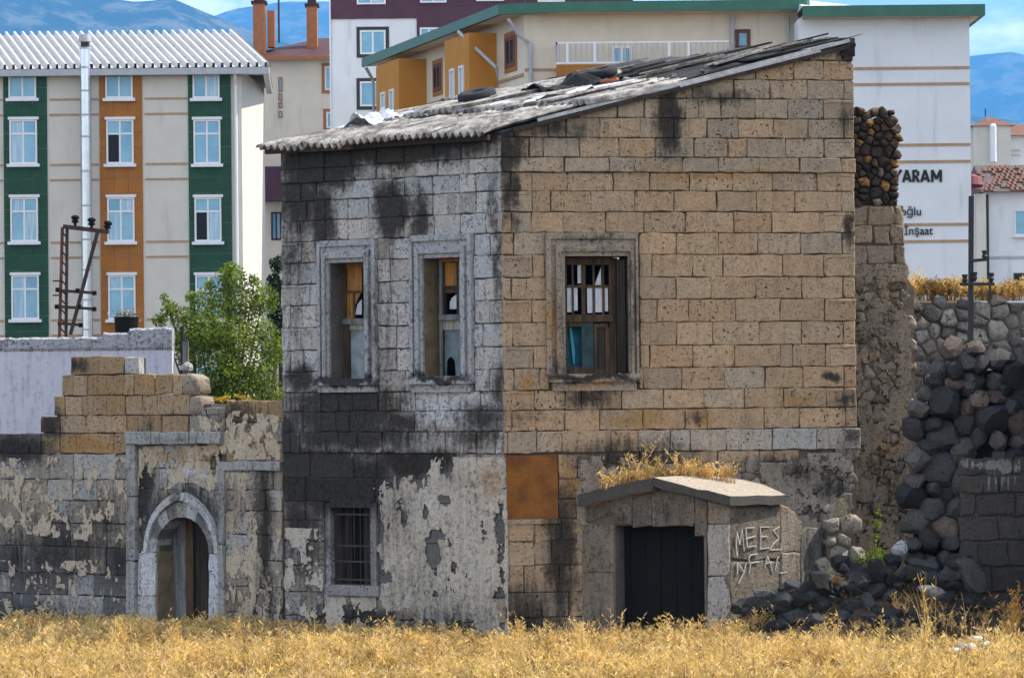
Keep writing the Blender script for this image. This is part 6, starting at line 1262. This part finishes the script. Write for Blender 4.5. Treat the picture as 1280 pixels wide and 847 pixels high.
# ------------------------------------------------------------------ clutter on the house roof
M_TYRE = plain('tyre_rubber', (.018, .018, .019), .8, .3, 10, .3, bump=.01); M_PLAST = plain('white_sheet_plastic', (.66, .67, .70), .45, .15, 5, .4, dirt=.2)
def rpx(px, s): # k from photo x for a given s
    best = None
    for i in range(200):
        k = UL_END + (0.2 - UL_END) * i / 199; q = RM.transposed() @ (rp(k, s) - CAM); x_ = CX + FPX * q.x / -q.z
        if best is None or abs(x_ - px) < best[0]: best = (abs(x_ - px), k)
    return best[1]
up_n = (rp(-1, 1) - rp(-2, 1)).cross(rp(-1, 2) - rp(-1, 1)).normalized()
def tyre(px, s, r_, label, tiltv=0.0):
    o_ = thing('tyre', label, 'tyre', tuple(rp(rpx(px, s), s, .16))); q = up_n.to_track_quat('Z', 'Y'); R_, t_ = r_, r_ * .36; V = []; F = []; N1, N2 = 28, 10
    for i in range(N1):
        a = 6.2832 * i / N1
        for j in range(N2):
            b = 6.2832 * j / N2; cb, sb_ = math.cos(b), math.sin(b); cb = math.copysign(abs(cb) ** .6, cb); sb_ = math.copysign(abs(sb_) ** .6, sb_); rr = R_ - t_ + t_ * .9 * cb; V.append(Vector(o_.location) + q @ Vector((rr * math.cos(a), rr * math.sin(a), t_ * .8 * sb_)))
    F = [(i * N2 + j, ((i + 1) % N1) * N2 + j, ((i + 1) % N1) * N2 + (j + 1) % N2, i * N2 + (j + 1) % N2) for i in range(N1) for j in range(N2)]
    add('tread', V, F, M_TYRE, o_, smooth=True)
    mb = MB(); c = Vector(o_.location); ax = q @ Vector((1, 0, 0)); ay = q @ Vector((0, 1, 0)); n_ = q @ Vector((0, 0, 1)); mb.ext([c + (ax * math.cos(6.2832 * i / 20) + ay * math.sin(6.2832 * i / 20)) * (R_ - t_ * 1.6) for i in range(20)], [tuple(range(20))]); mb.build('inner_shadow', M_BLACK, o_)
tyre(596, 1.75, .30, 'worn car tyre lying flat on the middle of the sheet roof'); tyre(752, 2.75, .24, 'small tyre on the upper felt part of the roof')
def crumple(name, label, px, s, lx, ls, h, mat, seed, cat):
    k = rpx(px, s); V = []; F = []; N1, N2 = 14, 9
    for j in range(N2 + 1):
        for i in range(N1 + 1):
            a = i / N1 - .5; b = j / N2 - .5; hh = h * max(0, noise.fractal(Vector((a * 3 + seed, b * 3, seed)), 1.0, 2.0, 3) + .35) * (1 - 1.6 * abs(a)) + .05; V.append(rp(k + a * lx + .05 * noise.noise(Vector((a * 5, b * 5, seed))), s + b * ls, hh))
    m = N1 + 1; F = [(j * m + i, j * m + i + 1, (j + 1) * m + i + 1, (j + 1) * m + i) for j in range(N2) for i in range(N1)]; n = len(V); V += [v - Vector((0, 0, .012)) for v in V]; F += [tuple(x + n for x in f[::-1]) for f in F]
    tag(add(name, V, F, mat), label, cat)
crumple('plastic_sheet', 'crumpled white plastic sheet curled up near the eaves', 470, .95, .75, .5, .30, M_PLAST, 3, 'sheet'); crumple('plastic_sheet', 'white plastic sheet spread over the middle of the roof', 655, 1.35, .9, .6, .14, M_PLAST, 9, 'sheet'); crumple('plastic_sheet', 'long torn white sheet beside the roof verge', 745, 1.9, .45, 1.0, .10, M_PLAST, 14, 'sheet')
crumple('felt_roll', 'lumpy black roofing felt heaped on the roof middle', 705, 2.2, 1.1, .6, .30, M_TAR, 22, 'felt'); crumple('felt_roll', 'black felt roll lying along the roof verge', 715, 1.45, .35, .8, .20, M_TAR, 31, 'felt'); crumple('felt_roll', 'torn black felt draped over the upper boards', 820, 3.0, 1.0, .8, .10, M_TAR, 37, 'felt')
for i in range(22):
    s = random.uniform(2.0, 3.5); k = random.uniform(UL_END + .4, -.15); L = random.uniform(.5, 1.3); a = random.gauss(0, .12); h = random.uniform(.10, .17)
    mb = MB(); mb.bar(rp(k, s, h), rp(k + a, min(s + L, SLEN), h + random.gauss(0, .02)), random.uniform(.05, .11), .022); tag(mb.build('plank', M_BATTEN if random.random() < .65 else M_DARKW), 'loose weathered board lying up the slope of the house roof', 'plank', 'loose boards on the house roof')
for i in range(26):
    s = random.uniform(.7, 2.6); k = random.uniform(UL_END + .5, -.1); q = rp(k, s, .09); o = link('roof_rock', random.choice(base_rocks), None, (*[random.choice([.06, .12, .30])] * 3, 1)); o.location = q; r_ = random.uniform(.03, .07); o.scale = (r_ * 1.5, r_, r_); o.rotation_euler = (0, 0, random.uniform(0, 6)); tag(o, 'small stone or broken tile weighing down the roof sheets', 'stone', 'small stones on the roof sheets')
mb = MB(); k = rpx(760, 2.1); mb.bar(rp(k - .1, 2.08, .14), rp(k + .1, 2.14, .15), .09, .03); tag(mb.build('tile_fragment', plain('red_tile', (.42, .10, .035), .8, .2, 8)), 'broken red tile lying on the white sheet by the verge', 'tile')
print('objects', len(bpy.data.objects), 'tris', sum(len(o.data.polygons) for o in bpy.data.objects if o.type == 'MESH' and o.data))
